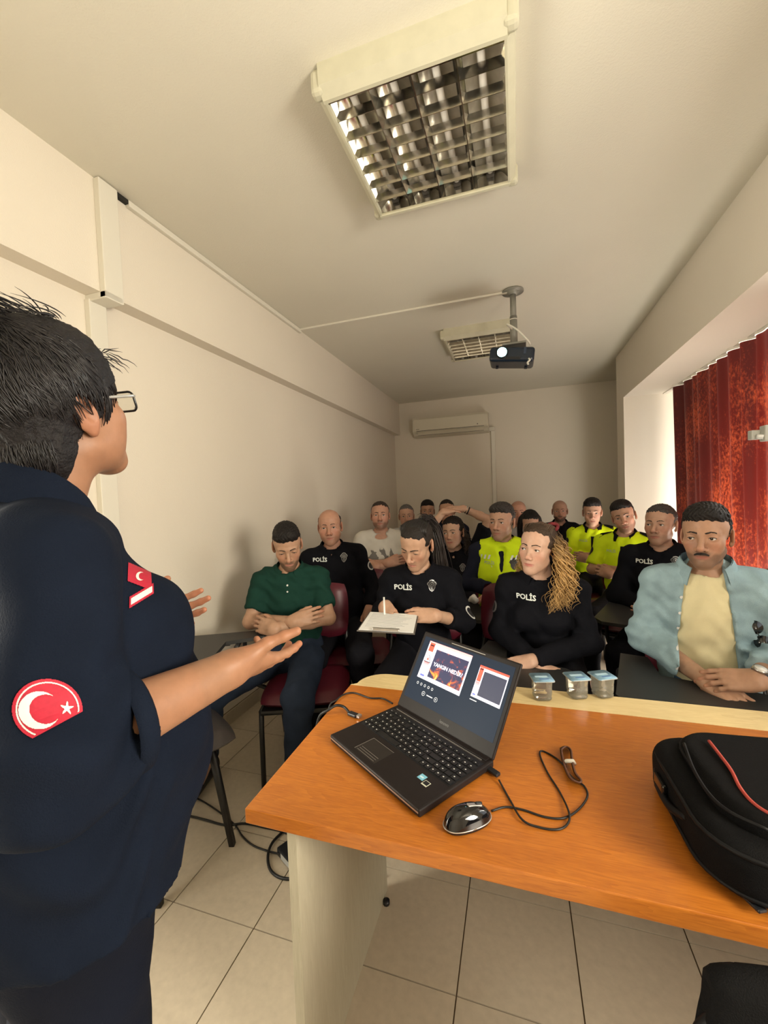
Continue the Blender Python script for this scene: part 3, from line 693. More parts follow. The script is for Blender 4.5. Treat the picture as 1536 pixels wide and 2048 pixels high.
def set_col(o, cols):
    at = o.data.color_attributes.new('Col', 'FLOAT_COLOR', 'POINT'); c = np.ones((len(o.data.vertices), 4), np.float32); c[:, :3] = cols; at.data.foreach_set('color', c.ravel())
def attr_material(name, rough, spec=.4, bump=0.0, bscale=300.0, stretch=None, sub=0.0, noise=0.0, nscale=60.0, sheen=0.0):
    m = bpy.data.materials.new(name); m.use_nodes = True; t = NT(m)
    a = t.n('ShaderNodeAttribute', attribute_name='Col'); tc = t.n('ShaderNodeTexCoord'); src = tc.outputs['Object']
    if stretch: mp = t.n('ShaderNodeMapping'); mp.inputs['Scale'].default_value = stretch; t.l(src, mp.inputs[0]); src = mp.outputs[0]
    n = t.n('ShaderNodeTexNoise', i_Scale=nscale, i_Detail=4.0); t.l(src, n.inputs['Vector'])
    mr = t.n('ShaderNodeMapRange'); mr.inputs[1].default_value = .25; mr.inputs[2].default_value = .75; mr.inputs[3].default_value = 1-noise; mr.inputs[4].default_value = 1+noise; t.l(n.outputs[0], mr.inputs[0])
    mx = t.n('ShaderNodeMix', data_type='RGBA', blend_type='MULTIPLY'); mx.inputs[0].default_value = 1; t.l(a.outputs['Color'], mx.inputs[6]); t.l(mr.outputs[0], mx.inputs[7]); t.l(mx.outputs[2], t.b.inputs['Base Color'])
    t.b.inputs['Roughness'].default_value = rough; t.b.inputs['Specular IOR Level'].default_value = spec
    if sub: t.b.inputs['Subsurface Weight'].default_value = sub; t.b.inputs['Subsurface Radius'].default_value = (.012, .005, .003); t.b.inputs['Subsurface Scale'].default_value = 1.0
    if bump:
        n2 = t.n('ShaderNodeTexNoise', i_Scale=bscale, i_Detail=3.0); t.l(src, n2.inputs['Vector'])
        bp = t.n('ShaderNodeBump', i_Strength=bump, i_Distance=.003); t.l(n2.outputs[0], bp.inputs['Height']); t.l(bp.outputs[0], t.b.inputs['Normal'])
    return m
M_SKIN = attr_material('skin', .48, .35, .06, 350, sub=.12, noise=.07, nscale=70)
M_HAIR = attr_material('hair', .62, .25, .8, 260, noise=.4, nscale=150)
M_STRAND = attr_material('hair_strand', .42, .5)
def fabric(name, c, rough=.85, noise=.10, nscale=18, bump=.25, bscale=500, sheen=.1): return mat('fabric_'+name, c, rough, spec=.10, noise=noise, nscale=nscale, bump=bump, bscale=bscale)
M_EYEW = mat('eye_white', (.60, .56, .52), .15); M_IRIS = mat('iris', (.030, .016, .008), .1); M_BROW = mat('eyebrow_hair', (.015, .010, .008), .7); M_GREYB = mat('eyebrow_grey', (.06, .05, .045), .7)

def smooth01(x): x = np.clip(x, 0, 1); return x*x*(3-2*x)
def head_parts(h=.003, jaw=1.0, fat=0.0, nose=1.0, skin=(.50, .29, .19), lips=.7, beard=0.0, mous=0.0, stub=0.0, lid=.0052, fem=False, bald=False, browz=0.0, neckr=.056, neck_to=(0, .045, -.20), beardcol=(.035, .022, .016)):
    S = SDF((-.108, -.135, -.235), (.108, .125, .128), h)
    S.ell((0, .012, .036), (.075, .094, .081), .02)
    S.ell((0, -.034, .042), (.061, .055, .062), .03)
    S.ell((0, -.035, -.028), (.054+fat, .058, .074), .03)
    for q in (-1, 1):
        S.ell((q*.0405, -.058, -.019), (.023+fat, .025, .023), .022)
        S.ell((q*(.026+fat), -.045, -.052), (.022+fat, .03, .03), .03)
        S.cone((q*(.043*jaw+fat*.4), -.004, -.056), (q*.012, -.070, -.098), .0165+fat*.5, .018, .028)
    S.ell((0, -.077, -.098), (.021*jaw, .016, .016), .02)
    S.ell((0, -.0735, -.064), (.030, .021, .027), .02)
    for q in (-1, 1):
        S.cone((q*.010, -.088, .0225), (q*.041, -.074, .022), .010 if not fem else .007, .009 if not fem else .006, .016)
        S.ell((q*.033, -.106, .003), (.021, .017, .0135), .012, 'sub')
        S.ell((q*.0325, -.0765, .003), (.0175, .0150, .0135), .006)
        S.ell((q*.0325, -.0945, .0020), (.0135, .018, lid), .0022, 'sub')
    S.cone((0, -.087, .014), (0, -.112*(.5+.5*nose)-.001*nose+.0, -.030), .0072*nose, .0098*nose, .012)
    S.ell((0, -.112*(.6+.4*nose), -.033), (.0115*nose, .011, .0100), .008)
    for q in (-1, 1):
        S.ell((q*.0135*nose, -.101, -.038), (.0085, .011, .0085), .006)
        S.ell((q*.0065, -.109, -.0465), (.004, .006, .004), .003, 'sub')
        S.cone((q*.0235, -.0870, -.0670), (q*.005, -.0935, -.0638), .0034, .0048, .005)
        S.cone((q*.020, -.0870, -.0705), (0, -.0925, -.0730), .0038, .0058, .005)
        S.cone((q*.026, -.0920, -.0680), (0, -.0985, -.0676), .0026, .0030, .002, 'sub')
        Re = Matrix.Rotation(-.20, 3, 'X')@Matrix.Rotation(q*.35, 3, 'Z')
        S.ell((q*.0775, .016, -.004), (.0075, .0185, .032), .004, R=Re)
        S.ell((q*.0865, .013, -.002), (.0065, .010, .018), .004, 'sub', R=Re)
        S.ell((q*.074, .008, -.031), (.007, .009, .010), .005)
    S.cone((0, .020, -.065), neck_to, neckr*.95, neckr, .03)
    V, Q = S.mesh(); x, y, z = V.T
    C = np.tile(np.array(skin), (len(V), 1))
    front = smooth01((-.045-y)/.03)
    # redder cheeks, nose and ears
    red = np.exp(-(((np.abs(x)-.042)/.022)**2+((z+.028)/.025)**2))*front+.8*np.exp(-((x/.014)**2+((z+.034)/.014)**2))*front+.7*(np.abs(x) > .0745)*(np.abs(z) < .045)
    C *= 1+red[:, None]*np.array([.06, -.10, -.10])
    lipm = np.exp(-((x/.023)**4+((z+.0690)/.0078)**4))*smooth01((-.078-y)/.006)
    C = C*(1-lipm[:, None]*lips)+np.array([.30, .085, .07] if not fem else [.36, .085, .08])*lipm[:, None]*lips
    # colour of beard, stubble and shaved scalp
    edge = -.030-.9*np.clip(-y-.005, 0, .085)*.30+.004*np.sin(170*x+60*y)          # beard line falls from the ear to the mouth corner
    bm = smooth01((edge-z)/.016)*smooth01((.010-y)/.014)*smooth01((z+.122+.35*np.clip(y+.09, 0, .2)*-.4)/.016)
    bm = np.maximum(bm, smooth01((np.abs(x)-.056)/.008)*smooth01((.013-np.abs(y+.014))/.006)*smooth01((.02-z)/.02)*smooth01((z+.06)/.01))
    bm *= 1-np.exp(-((x/.024)**4+((z+.036)/.012)**4)); bm *= 1-.85*np.exp(-((x/.008)**2+((z+.080)/.004)**2)); bm *= 1-.95*lipm
    mm = np.exp(-((x/.028)**4+((z+.0555)/.0075)**4))*smooth01((-.074-y)/.006)*(1-lipm)
    m_ = np.clip(np.maximum(bm*max(beard, stub), mm*max(mous, beard*.9, stub)), 0, 1)[:, None]
    C = C*(1-m_)+np.array(beardcol)*m_
    if bald:
        sc = smooth01((.50*y+.85*z-.018)/.02)*.22; C = C*(1-sc[:, None])+np.array([.10, .07, .06])*sc[:, None]
    return V, Q, C
def eyebrow(q, thick=1.0, z0=.0235):
    mb = MB(); pts = [(q*.0105, -.0985, z0-.0015), (q*.021, -.0985, z0+.0025), (q*.033, -.0930, z0+.0045), (q*.0455, -.0820, z0-.0005)]
    base = spline(pts, 5); N = len(base)
    for i in range(N-1):
        for k in range(3):
            t = i/(N-1); a = base[i]+Vector((random.uniform(-.001, .001), 0, random.uniform(-.0022, .0018)*thick*(1-.5*t)))
            b = a+(base[i+1]-base[i])*1.9+Vector((0, 0, .0016*(1-t*1.6))); mb.tube([a, (a+b)/2+Vector((0, -.0012, 0)), b], [.0011*thick, .0012*thick, .0004], 4)
    return mb
def eye_obj(root, Mh, q, gaze):
    n, rr = 14, .0128; c = Vector((q*.0325, -.0770, .003)); vs, fs, fm = [], [], []
    R = Euler((gaze[1], 0, gaze[0])).to_matrix()
    for i in range(n+1):
        th = PI*i/n
        for k in range(n): vs.append(Mh@(c+R@Vector((rr*math.sin(th)*math.cos(2*PI*k/n), -rr*math.cos(th)*1.0, rr*math.sin(th)*math.sin(2*PI*k/n)))))
    for i in range(n):
        for k in range(n): fs.append((i*n+k, (i+1)*n+k, (i+1)*n+(k+1) % n, i*n+(k+1) % n)); fm.append(1 if i < 2 else 0)
    return link_mesh('eye', vs, fs, None, root, True, [M_EYEW, M_IRIS], fm)
def lash(q, lid):
    pts = []
    for k in range(9):
        u = -1+2*k/8; dx = .0130*u; z = .0020+lid*math.sqrt(max(0, 1-u*u*.96))*1.0; e = 1-(dx/.0175)**2-((z-.003)/.0135)**2
        pts.append((q*.0325+dx, -.0765-.0152*math.sqrt(max(e, .02)), z))
    return MB().tube(pts, [.0007, .0011, .0013, .0014, .0014, .0014, .0013, .0011, .0007], 5)
def hair_short(h=.0032, thick=.010, top=0.0, line=.010, side=.004, col=(.012, .009, .008), balding=False, grey=None, quiff=0.0, seed=0, back=0.0, slope=(.55, .83), messy=1.0, nape=0.0, temple=-.030):
    S = SDF((-.115, -.135, -.14), (.115, .150, .175), h); x, y, z = S.grid((slice(None),)*3)
    S.ell((0, .013, .038), (.0735+side, .0945+thick*.8, .081+thick), .01)
    S.ell((0, -.032, .045), (.061+side*.8, .055+thick*.5, .061+thick*.9), .025)
    if top: S.ell((0, -.010, .085+top*.3), (.062, .080, .040+top), .03)
    if quiff: S.ell((0, -.060, .090), (.052, .028, .020+quiff), .03)
    if nape: S.ell((0, .060, -.050), (.070, .052, .062), .03)
    f = messy
    S.disp(lambda x, y, z: f*(.0016*np.sin(330*x+9*np.sin(50*y+seed)+5*np.sin(70*z))*np.sin(60*y+80*z+seed)+.0012*np.sin(520*x+70*y+6*np.sin(90*z))+.0012*np.sin(230*y+150*z+5*np.sin(100*x))))
    wob = .0025*np.sin(95*x+seed)+.002*np.sin(270*x+40*z)
    d = line-(slope[0]*y+slope[1]*z)+wob+.75*np.maximum(0, np.abs(x)-.050)*(y < -.02)-nape*smooth01((y-.025)/.05)
    zl = -.004-.062*smooth01((y-.012)/.035)+.002*np.sin(120*y+seed)          # hair of the sides reaches down around the ears
    d = np.minimum(d, np.maximum(temple-y+.25*np.maximum(0, z-.02)+.002*np.sin(160*z), zl-z))
    sb = np.maximum(np.maximum(np.abs(y+.014)-.011, -z-.024), z-.05)
    d = np.minimum(d, np.maximum(sb, .060-np.abs(x)))
    if balding:
        d2 = balding-np.sqrt((x*1.15)**2+((y-.005)*.85)**2)+.003*np.sin(120*y+80*x); d = np.maximum(np.maximum(d, -.028-y), np.maximum(d2, z-.080+.2*np.abs(y)))
    tp = 1-smooth01((-d)/(.020 if not balding else .012))            # hair gets thin towards its own edge
    S.F = np.maximum(S.F+(tp*(thick*.75+.001)).astype(np.float32), d.astype(np.float32))
    for q in (-1, 1): S.ell((q*.083, .014, -.006), (.016, .024, .037), .004, 'sub')
    V, Q = S.mesh(); C = np.tile(np.array(col), (len(V), 1))
    if grey:
        g = smooth01((.062-V[:, 2])/.05)*smooth01((np.abs(V[:, 0])-.03)/.03)*grey; g = np.clip(g+grey*.25, 0, 1)[:, None]; C = C*(1-g)+np.array([.13, .12, .115])*g
    return V, Q, C
def strand_mesh(lines, r, n=4, cols=None):
    """many thin tapered tubes in one vertex list; lines = list of point lists"""
    V, F, C = [], [], []
    for li, pts in enumerate(lines):
        P = np.array([list(p) for p in pts], float); N = len(P); T = np.gradient(P, axis=0); T /= np.linalg.norm(T, axis=1)[:, None]+1e-9
        up = np.tile([0.31, .42, .85], (N, 1)); A = np.cross(T, up); A /= np.linalg.norm(A, axis=1)[:, None]+1e-9; B = np.cross(T, A)
        rr = (r[li] if isinstance(r, list) else r)*np.clip(np.minimum(np.linspace(.25, 3, N), np.linspace(2.2, .2, N)), 0, 1)
        b = len(V)
        for i in range(N):
            for k in range(n):
                a = 2*PI*k/n; V.append(P[i]+(A[i]*math.cos(a)+B[i]*math.sin(a))*rr[i])
                if cols is not None: C.append(cols(li, i/(N-1)))
        F += [(b+i*n+k, b+i*n+(k+1) % n, b+(i+1)*n+(k+1) % n, b+(i+1)*n+k) for i in range(N-1) for k in range(n)]
    return np.array(V), F, (np.array(C) if cols is not None else None)
def lock(ctrl, count, spread, curl=0.0, freq=6.0, npts=14, taper=.5, rng=None):
    """bundle of strands that follow a control polyline"""
    rng = rng or RNG; base = spline(ctrl, 6); base = np.array([list(p) for p in base]); out = []
    tt = np.linspace(0, 1, npts); bi = np.stack([np.interp(tt, np.linspace(0, 1, len(base)), base[:, q]) for q in range(3)], 1)
    for _ in range(count):
        o0 = rng.normal(0, 1, 3)*spread; o1 = rng.normal(0, 1, 3)*spread*(1+taper); ph = rng.uniform(0, 6.28); fr = freq*rng.uniform(.8, 1.2); L = rng.uniform(.82, 1.06)
        t2 = tt*min(L, 1.0); p = np.stack([np.interp(t2, tt, bi[:, q]) for q in range(3)], 1)
        w = np.minimum(1, tt*3)[:, None]
        p = p+o0*(1-tt)[:, None]+o1*tt[:, None]
        if curl: p = p+w*curl*np.stack([np.cos(fr*6.28*tt+ph), np.sin(fr*6.28*tt+ph), .3*np.sin(fr*6.28*tt+ph*2)], 1)
        out.append(p)
    return out
def hand_parts(side, curl=(.35, .4, .45, .5), thumb=.3, spread=.06, h=.0032, skin=(.5, .29, .19), tout=.5, fore=None):
    S = SDF((-.085, -.080, -.095), (.205, .118, .060), h)
    if fore is None: S.cone((-.05, 0, 0), (.005, 0, 0), .026, .025, .01, sq=((0, 0, 1), .78))
    else:
        f = np.array(fore[0], float); f /= np.linalg.norm(f)
        if side == 'L': f = f*np.array([1, -1, 1])
        S.cone(f*.070, (0, 0, 0), fore[1], fore[2], .01); S.cone((0, 0, 0), (.02, 0, -.001), fore[2]*.96, .024, .02, sq=((0, 0, 1), .85))
    S.cone((.0, .004, -.001), (.055, .014, -.002), .027, .029, .018, sq=((0, 0, 1), .52))
    S.cone((.0, -.006, -.001), (.060, -.014, -.002), .024, .026, .018, sq=((0, 0, 1), .52))
    S.ell((.030, .022, -.012), (.030, .017, .016), .015); S.ell((.028, -.022, -.010), (.03, .014, .014), .015)
    nl = []
    for i in range(4):
        p = np.array([(.083, .090, .086, .076)[i], (.031, .0105, -.011, -.031)[i], -.001]); Ls = (.074, .083, .077, .060)[i]
        a = 0.0; dy = (1.2, .3, -.5, -1.5)[i]*spread
        S.cone((.05, p[1]*.75, -.002), p, .0125, .0098, .008)
        for j, fr in enumerate((.44, .31, .25)):
            a += curl[i]*(.75, 1.15, .7)[j]; d = np.array([math.cos(a)*math.cos(dy), math.sin(dy), -math.sin(a)]); q = p+d*Ls*fr
            r0 = (.0090, .0083, .0075)[j]*(1, 1.03, .98, .86)[i]; S.cone(p, q, r0, r0*.92, .005); p = q
    b = np.array([.012, .024, -.006]); a = tout
    m = b+np.array([math.cos(a)*.040, math.sin(a)*.040, -.012-.02*thumb]); S.cone(b, m, .0150, .0118, .010)
    a2 = a-thumb*.7; e = m+np.array([math.cos(a2)*.032, math.sin(a2)*.032, -.010*thumb-.002]); S.cone(m, e, .0110, .0100, .006)
    a3 = a2-thumb*.6; f = e+np.array([math.cos(a3)*.024, math.sin(a3)*.024, -.006*thumb]); S.cone(e, f, .0100, .0082, .005)
    V, Q = S.mesh(); C = np.tile(np.array(skin), (len(V), 1)); palm = smooth01((-V[:, 2]-.008)/.01)*(V[:, 0] > .0); C *= 1+palm[:, None]*np.array([.10, .02, .0])
    tip = smooth01((V[:, 0]-.10)/.05); C *= 1+tip[:, None]*np.array([.06, -.05, -.05])
    if side == 'L': V = V*np.array([1, -1, 1]); Q = Q[:, ::-1]
    return V, Q, C
def frame_m(pos, D, N):
    D = Vector(D).normalized(); N = Vector(N); N = (N-D*N.dot(D)).normalized(); Y = N.cross(D)
    return Matrix(((D.x, Y.x, N.x, pos[0]), (D.y, Y.y, N.y, pos[1]), (D.z, Y.z, N.z, pos[2]), (0, 0, 0, 1)))
def xform(V, Mx): A = np.array(Mx); return V@A[:3, :3].T+A[:3, 3]
def joined(name, parts, m, root):
    V, Q, C, b = [], [], [], 0
    for v, q, c in parts: V.append(v); Q.append(np.asarray(q)+b); C.append(c); b += len(v)
    o = link_mesh(name, np.concatenate(V), np.concatenate(Q), m, root, True); set_col(o, np.concatenate(C)); return o
def sdf_obj(S, name, m, root): V, Q = S.mesh(); return link_mesh(name, V, Q, m, root, True)
def wrinkle(amp=.004, f=1.0, seed=0.0):
    return lambda x, y, z: amp*(np.sin(f*(34*x+21*z)+4*np.sin(f*11*z+seed)+3*np.sin(f*9*y))*np.sin(f*(26*z-12*x)+3*np.sin(f*13*x+seed*2))+.5*np.sin(f*(70*z+30*x+20*y)+2*np.sin(40*x+seed)))
def project(o, pts, direction, off=.0025):
    """lays points onto a mesh object in its parent's space"""
    bv = BVHTree.FromPolygons([v.co for v in o.data.vertices], [list(p.vertices) for p in o.data.polygons]); out = []; d = Vector(direction).normalized()
    last = None
    for p in pts:
        h = bv.ray_cast(Vector(p)-d*.6, d)
        if h[0] is None: h = bv.find_nearest(Vector(p))
        q = h[0]-d*off; out.append(q)
    return out
def decal(o, verts2, faces, c, ud, vd, direction, name, m, root, off=.003):
    ud, vd = Vector(ud), Vector(vd); pts = [Vector(c)+ud*v[0]+vd*v[1] for v in verts2]
    return link_mesh(name, [tuple(p) for p in project(o, pts, direction, off)], faces, m, root)
def disc(r, n=20, ry=None, rings=3):
    vs = [(0, 0)]+[(r*k/rings*math.cos(2*PI*i/n), (ry or r)*k/rings*math.sin(2*PI*i/n)) for k in range(1, rings+1) for i in range(n)]
    fs = [(0, 1+i, 1+(i+1) % n) for i in range(n)]+[(1+(k-1)*n+i, 1+k*n+i, 1+k*n+(i+1) % n, 1+(k-1)*n+(i+1) % n) for k in range(1, rings) for i in range(n)]
    return vs, fs
# ================================================================ seated figure builder (faces local -y, own right hand at -x)
def torso(S, J, off, fem, fat, k=.05):
    N, P = J['N'], J['P']; w = J['sw']
    W = P+(N-P)*.30+np.array([0, .02, 0]); Ck = P+(N-P)*.66+np.array([0, .015, 0]); U = P+(N-P)*.90
    hw = .160 if not fem else .168; ww = (.142 if not fem else .122)+fat*.5; cw = (.142 if not fem else .128)*w+fat*.2
    S.econ(P+np.array([0, .02, -.06]), W, (hw+off+fat*.4, .118+off), (ww+off, .105+off+fat*.5), k)
    S.econ(W, Ck, (ww+off, .104+off+fat*.5), (cw+off, .110+off+fat*.2), k)
    S.econ(Ck, U, (cw+off, .110+off+fat*.2), (cw*.80+off, .078+off), k)
    if fat > .005: S.ell(W+np.array([0, -.05, -.02]), (.125+fat+off, .09+fat+off, .12+off), k)
    S.cone(J['Sh'][0]*.93+N*.07, J['Sh'][1]*.93+N*.07, .049+off, .049+off, k)
    for q in (0, 1): S.cone(N+np.array([0, .012, .012]), J['Sh'][q]*.75+N*.25+np.array([0, .01, .010]), .042+off, .044+off, .035)
    if fem:
        for q in (-1, 1): S.ell(Ck+np.array([q*.065, -.088, -.035]), (.062+off, .058+off, .062+off), .04)
def arm(S, J, i, off, upto=2.0, k=.03, loose=0.0, flat=True):
    a, b, c = J['Sh'][i], J['El'][i], J['Wr'][i]
    S.ell(a, (.052+off, .054+off, .055+off), .04)
    if upto <= 1: S.cone(a, a+(b-a)*upto, .051+off, .047+off+loose, k, flat=flat); return
    S.cone(a, b, .046+off, .038+off+loose*.5, k)
    t = upto-1; S.cone(b, b+(c-b)*t, .0385+off+loose*.5, (.038*(1-t)+.029*t)+off+loose, k, flat=flat and t < 1.02)
def bounds(J, names, m=.13):
    pts = []
    for n in names:
        v = J[n]; pts += list(v) if isinstance(v, list) else [v]
    pts = np.array(pts); return pts.min(0)-m, pts.max(0)+m
M_SHOE = mat('dark_shoe', (.012, .012, .014), .5); M_SOLE = mat('shoe_sole', (.05, .05, .05), .7)
M_BTN = mat('button', (.6, .6, .58), .4); M_BADGE = mat('badge_silver', (.22, .22, .22), .35, metal=.6); M_BADGED = mat('badge_dark', (.015, .015, .018), .4)
M_REFL = mat('reflective_print', (.72, .76, .74), .5); M_PATCHW = mat('patch_pale', (.5, .5, .48), .6)
M_COPPER = mat('watch_case', (.5, .5, .5), .25, metal=.9); M_WATCHF = mat('watch_face', (.02, .02, .025), .1)
def collar(root, J, m, r=.064, drop=.030, open_=.50, width=.046, height=.072, tilt=0.0, thick=.004, name='collar'):
    N = Vector(J['N']); H = Vector(J['H']); ax = (H-N); ax.z = max(ax.z, .1); ax.normalize()
    mb = MB(); n = 28
    def P_(u, v, sd):
        th = open_+(2*PI-2*open_)*u; c = (1+math.cos(th))/2
        zt = height-drop*2.0*c**2; rt = r*(1.0+.10*c)
        rb = rt+.020+.012*c; zb = zt-width-(.016*max(0, math.cos(th))**4)
        rr, zz = (rt+(rb-rt)*v**.8, zt+(zb-zt)*v)
        if v < .12: zz = zt+.003*math.sin(v/.12*PI)
        rr += sd*thick
        return N+ax*zz+Vector((rr*math.sin(th), -rr*math.cos(th)*1.02+.006, 0))+Vector((0, .0, 0))
    mb.grid(lambda u, v: P_(u, v, 1), n, 7); mb.grid(lambda u, v: P_(u, v, 0), n, 7)
    return mb.build(name, m, root)
def shield(o, c, s, root, d=(0, 1, 0), ud=(1, 0, 0), vd=(0, 0, 1), m1=None, m2=None):
    out = [(0, -1.25), (.35, -1.0), (.62, -.55), (.66, -.1), (.95, .25), (.75, .65), (.55, .72), (.45, 1.0), (0, 1.15)]; out = out+[(-x, y) for x, y in out[::-1][1:-1]]
    def poly(k, y0=0, ol=out):
        n = len(ol); vs = [(0, y0*s)]+[(x*k*s*.5, (y*k*.5+y0)*s) for x, y in ol]+[(x*k*s, (y*k+y0)*s) for x, y in ol]
        return vs, [(0, 1+i, 1+(i+1) % n) for i in range(n)]+[(1+i, 1+n+i, 1+n+(i+1) % n, 1+(i+1) % n) for i in range(n)]
    b = decal(o, *poly(1.0), c, ud, vd, d, 'badge', m1 or M_BADGE, root, .0022)
    decal(o, *poly(.84), c, ud, vd, d, 'badge_field', m2 or M_BADGED, b, .0032)
    v, f = disc(.46*s, 14); decal(o, [(x, y+.18*s) for x, y in v], f, c, ud, vd, d, 'badge_ring', m1 or M_BADGE, b, .0040)
    v, f = disc(.34*s, 14); decal(o, [(x, y+.18*s) for x, y in v], f, c, ud, vd, d, 'badge_core', m2 or M_BADGED, b, .0048)
    v, f = disc(.16*s, 10); decal(o, [(x, y+.18*s) for x, y in v], f, c, ud, vd, d, 'badge_star', m1 or M_BADGE, b, .0056)
    v, f = disc(.10*s, 8, .30*s); decal(o, [(x, y-.62*s) for x, y in v], f, c, ud, vd, d, 'badge_leaf', m1 or M_BADGE, b, .0044)
    return b
POSES = {
 'crossed': dict(El=[(-.215, -.08, -.25), (.215, -.08, -.25)], Wr=[(.055, -.235, -.215), (-.050, -.260, -.240)], Hd=[(.8, .25, .15), (-.75, .45, .10)], Hn=[(.2, -.9, .4), (-.1, -.95, .3)], curl=(.25, .3, .3, .35)),
 'lap': dict(El=[(-.22, .0, -.29), (.22, .0, -.29)], Wr=[(-.09, -.26, -.34), (.09, -.26, -.34)], Hd=[(.55, -.8, -.1), (-.55, -.8, -.1)], Hn=[(0, 0, 1), (0, 0, 1)], curl=(.35, .4, .45, .5)),
 'sides': dict(El=[(-.26, .05, -.29), (.26, .05, -.29)], Wr=[(-.20, -.19, -.38), (.20, -.19, -.38)], Hd=[(.1, -1, -.2), (-.1, -1, -.2)], Hn=[(0, 0, 1), (0, 0, 1)], curl=(.35, .4, .45, .5)),
}
def make_person(label, head, yaw, sp, group=None):
    g = sp.get; fem = g('fem', False); fat = g('fat', 0.0); h = g('res', .012); hres = g('hres', .003); skin = tuple(.88*v for v in g('skin', (.48, .27, .175)))
    lx, ly = g('lean', (0, .02)); R = Matrix.Rotation(yaw, 3, 'Z'); off = R@Vector((lx, ly, 0))
    root = thing('person', label, 'person', (head[0]-off.x, head[1]-off.y, 0), yaw, group)
    J = {}; Hc = np.array([lx, ly, head[2]]); hs = g('hs', 1.0)
    J['H'] = Hc; J['P'] = np.array([0, .03, .555]); J['N'] = np.array([lx*.85, ly*.75+.035, head[2]-g('neck', .158)*hs]); w = J['sw'] = g('w', 1.0 if not fem else .92)
    J['roll'] = g('srollz', 0.0); shz = -.050
    J['Sh'] = [J['N']+np.array([-.156*w, .005, shz-J['roll']]), J['N']+np.array([.156*w, .005, shz+J['roll']])]
    po = dict(POSES[g('pose', 'lap')]); po.update(g('arm', {}))
    for key in ('El', 'Wr'):
        J[key] = [np.array(v, float)+J['N'] for v in po[key]]
    J['Hip'] = [np.array([-.088, .0, .535]), np.array([.088, .0, .535])]
    J['Kn'] = [np.array(v, float) for v in g('knees', [(-.14, -.43, .515), (.14, -.43, .515)])]
    J['An'] = [np.array(v, float) for v in g('ankles', [(-.15, -.40, .09), (.15, -.40, .09)])]
    Mh = Matrix.Translation(Vector(Hc))@Matrix.Rotation(g('hy', 0), 4, 'Z')@Matrix.Rotation(g('hp', 0), 4, 'X')@Matrix.Rotation(g('hr', 0), 4, 'Y')@Matrix.Scale(hs, 4)
    nb = Mh.inverted()@Vector(J['N']+np.array([0, .0, -.02]))
    hk = dict(skin=skin, h=hres, fem=fem, neck_to=tuple(nb), neckr=.052 if not fem else .044); hk.update(g('face', {}))
    parts = []
    V, Q, C = head_parts(**hk); parts.append((xform(V, Mh), Q, C))
    lo, hi = bounds(J, ['P', 'N', 'Sh', 'El', 'Wr', 'Hip', 'Kn', 'An'])
    S = SDF(lo, hi, .014); torso(S, J, -.008, fem, fat); S.cone(J['N']-np.array([0, 0, .04]), J['N']+np.array([0, 0, .06])*1.0, .058, .050, .03)
    for i in (0, 1):
        S.cone(J['Hip'][i], J['Kn'][i], .078, .052, .03); S.cone(J['Kn'][i], J['An'][i], .050, .034, .03); S.cone(J['An'][i], J['An'][i]+np.array([0, -.12, -.045]), .034, .025, .02)
    V, Q = S.mesh(); parts.append((V, Q, np.tile(np.array(skin), (len(V), 1))))
    for i in (0, 1):
        A = SDF(np.minimum(np.minimum(J['Sh'][i], J['El'][i]), J['Wr'][i])-.1, np.maximum(np.maximum(J['Sh'][i], J['El'][i]), J['Wr'][i])+.1, .008)
        a, b, c = J['Sh'][i], J['El'][i], J['Wr'][i]; th = .0 if not fem else -.006
        A.cone(a, b, .046+th, .038+th, .02); A.cone(b, b+(c-b)*.35, .038+th, .038+th, .02); A.cone(b+(c-b)*.35, c, .038+th, .0275+th*.4, .02)
        V, Q = A.mesh(); parts.append((V, Q, np.tile(np.array(skin), (len(V), 1))))
        if not g('nohands'):
            cu = po.get('curlR' if i == 0 else 'curlL', po['curl'])
            Fm = frame_m(c, po['Hd'][i], po['Hn'][i]); fv = Fm.to_3x3().inverted()@Vector(b-c)
            V, Q, C = hand_parts('RL'[i], fore=(fv, (.0312+th*.5)/(1.0 if not fem else .9), (.0275+th*.4)/(1.0 if not fem else .9)), curl=cu, skin=skin, h=g('handres', .0038), thumb=po.get('thumb', .3), tout=po.get('tout', .45))
            parts.append((xform(V*(1.0 if not fem else .9), frame_m(c, po['Hd'][i], po['Hn'][i])), Q, C))
    body = joined('body', parts, M_SKIN, root)
    # eyes and brows
    for q in (-1, 1):
        eye_obj(root, Mh, q, g('gaze', (0, 0)))
        lash(q, hk.get('lid', .0052)).build('eyelashes', M_BROW, root, Mh)
        eyebrow(q, g('browt', 1.0), .0235).build('eyebrow', M_GREYB if g('browg') else M_BROW, root, Mh)
    if g('hair'):
        V, Q, C = hair_short(**g('hair')); o = link_mesh('hair', xform(V, Mh), Q, M_HAIR, root, True); set_col(o, C)
    if g('moustache'):
        mb = MB()
        for q in (-1, 1): mb.tube(spline([(0, -.1060, -.0535), (q*.012, -.1040, -.0545), (q*.022, -.0960, -.0600)], 4), [.0052*(1-.45*i/8) for i in range(9)], 7)
        mb.build('moustache', M_BROW, root, Mh)
    # trousers
    lo, hi = bounds(J, ['Hip', 'Kn', 'An', 'P'], .15); S = SDF(lo, hi, h)
    S.econ(J['P']+np.array([0, .02, -.07]), J['P']+np.array([0, .02, .08]), (.172, .128), (.150+fat*.4, .120+fat*.4), .04)
    for i in (0, 1):
        S.cone(J['Hip'][i], J['Kn'][i], .096, .073, .04); S.cone(J['Kn'][i], J['An'][i]+np.array([0, 0, .02]), .072, .056, .03, flat=True)
    S.disp(wrinkle(.004, .8, 1.3)); trousers = sdf_obj(S, 'trousers', g('trousers', fabric('black_trouser', (.012, .012, .016))), root)
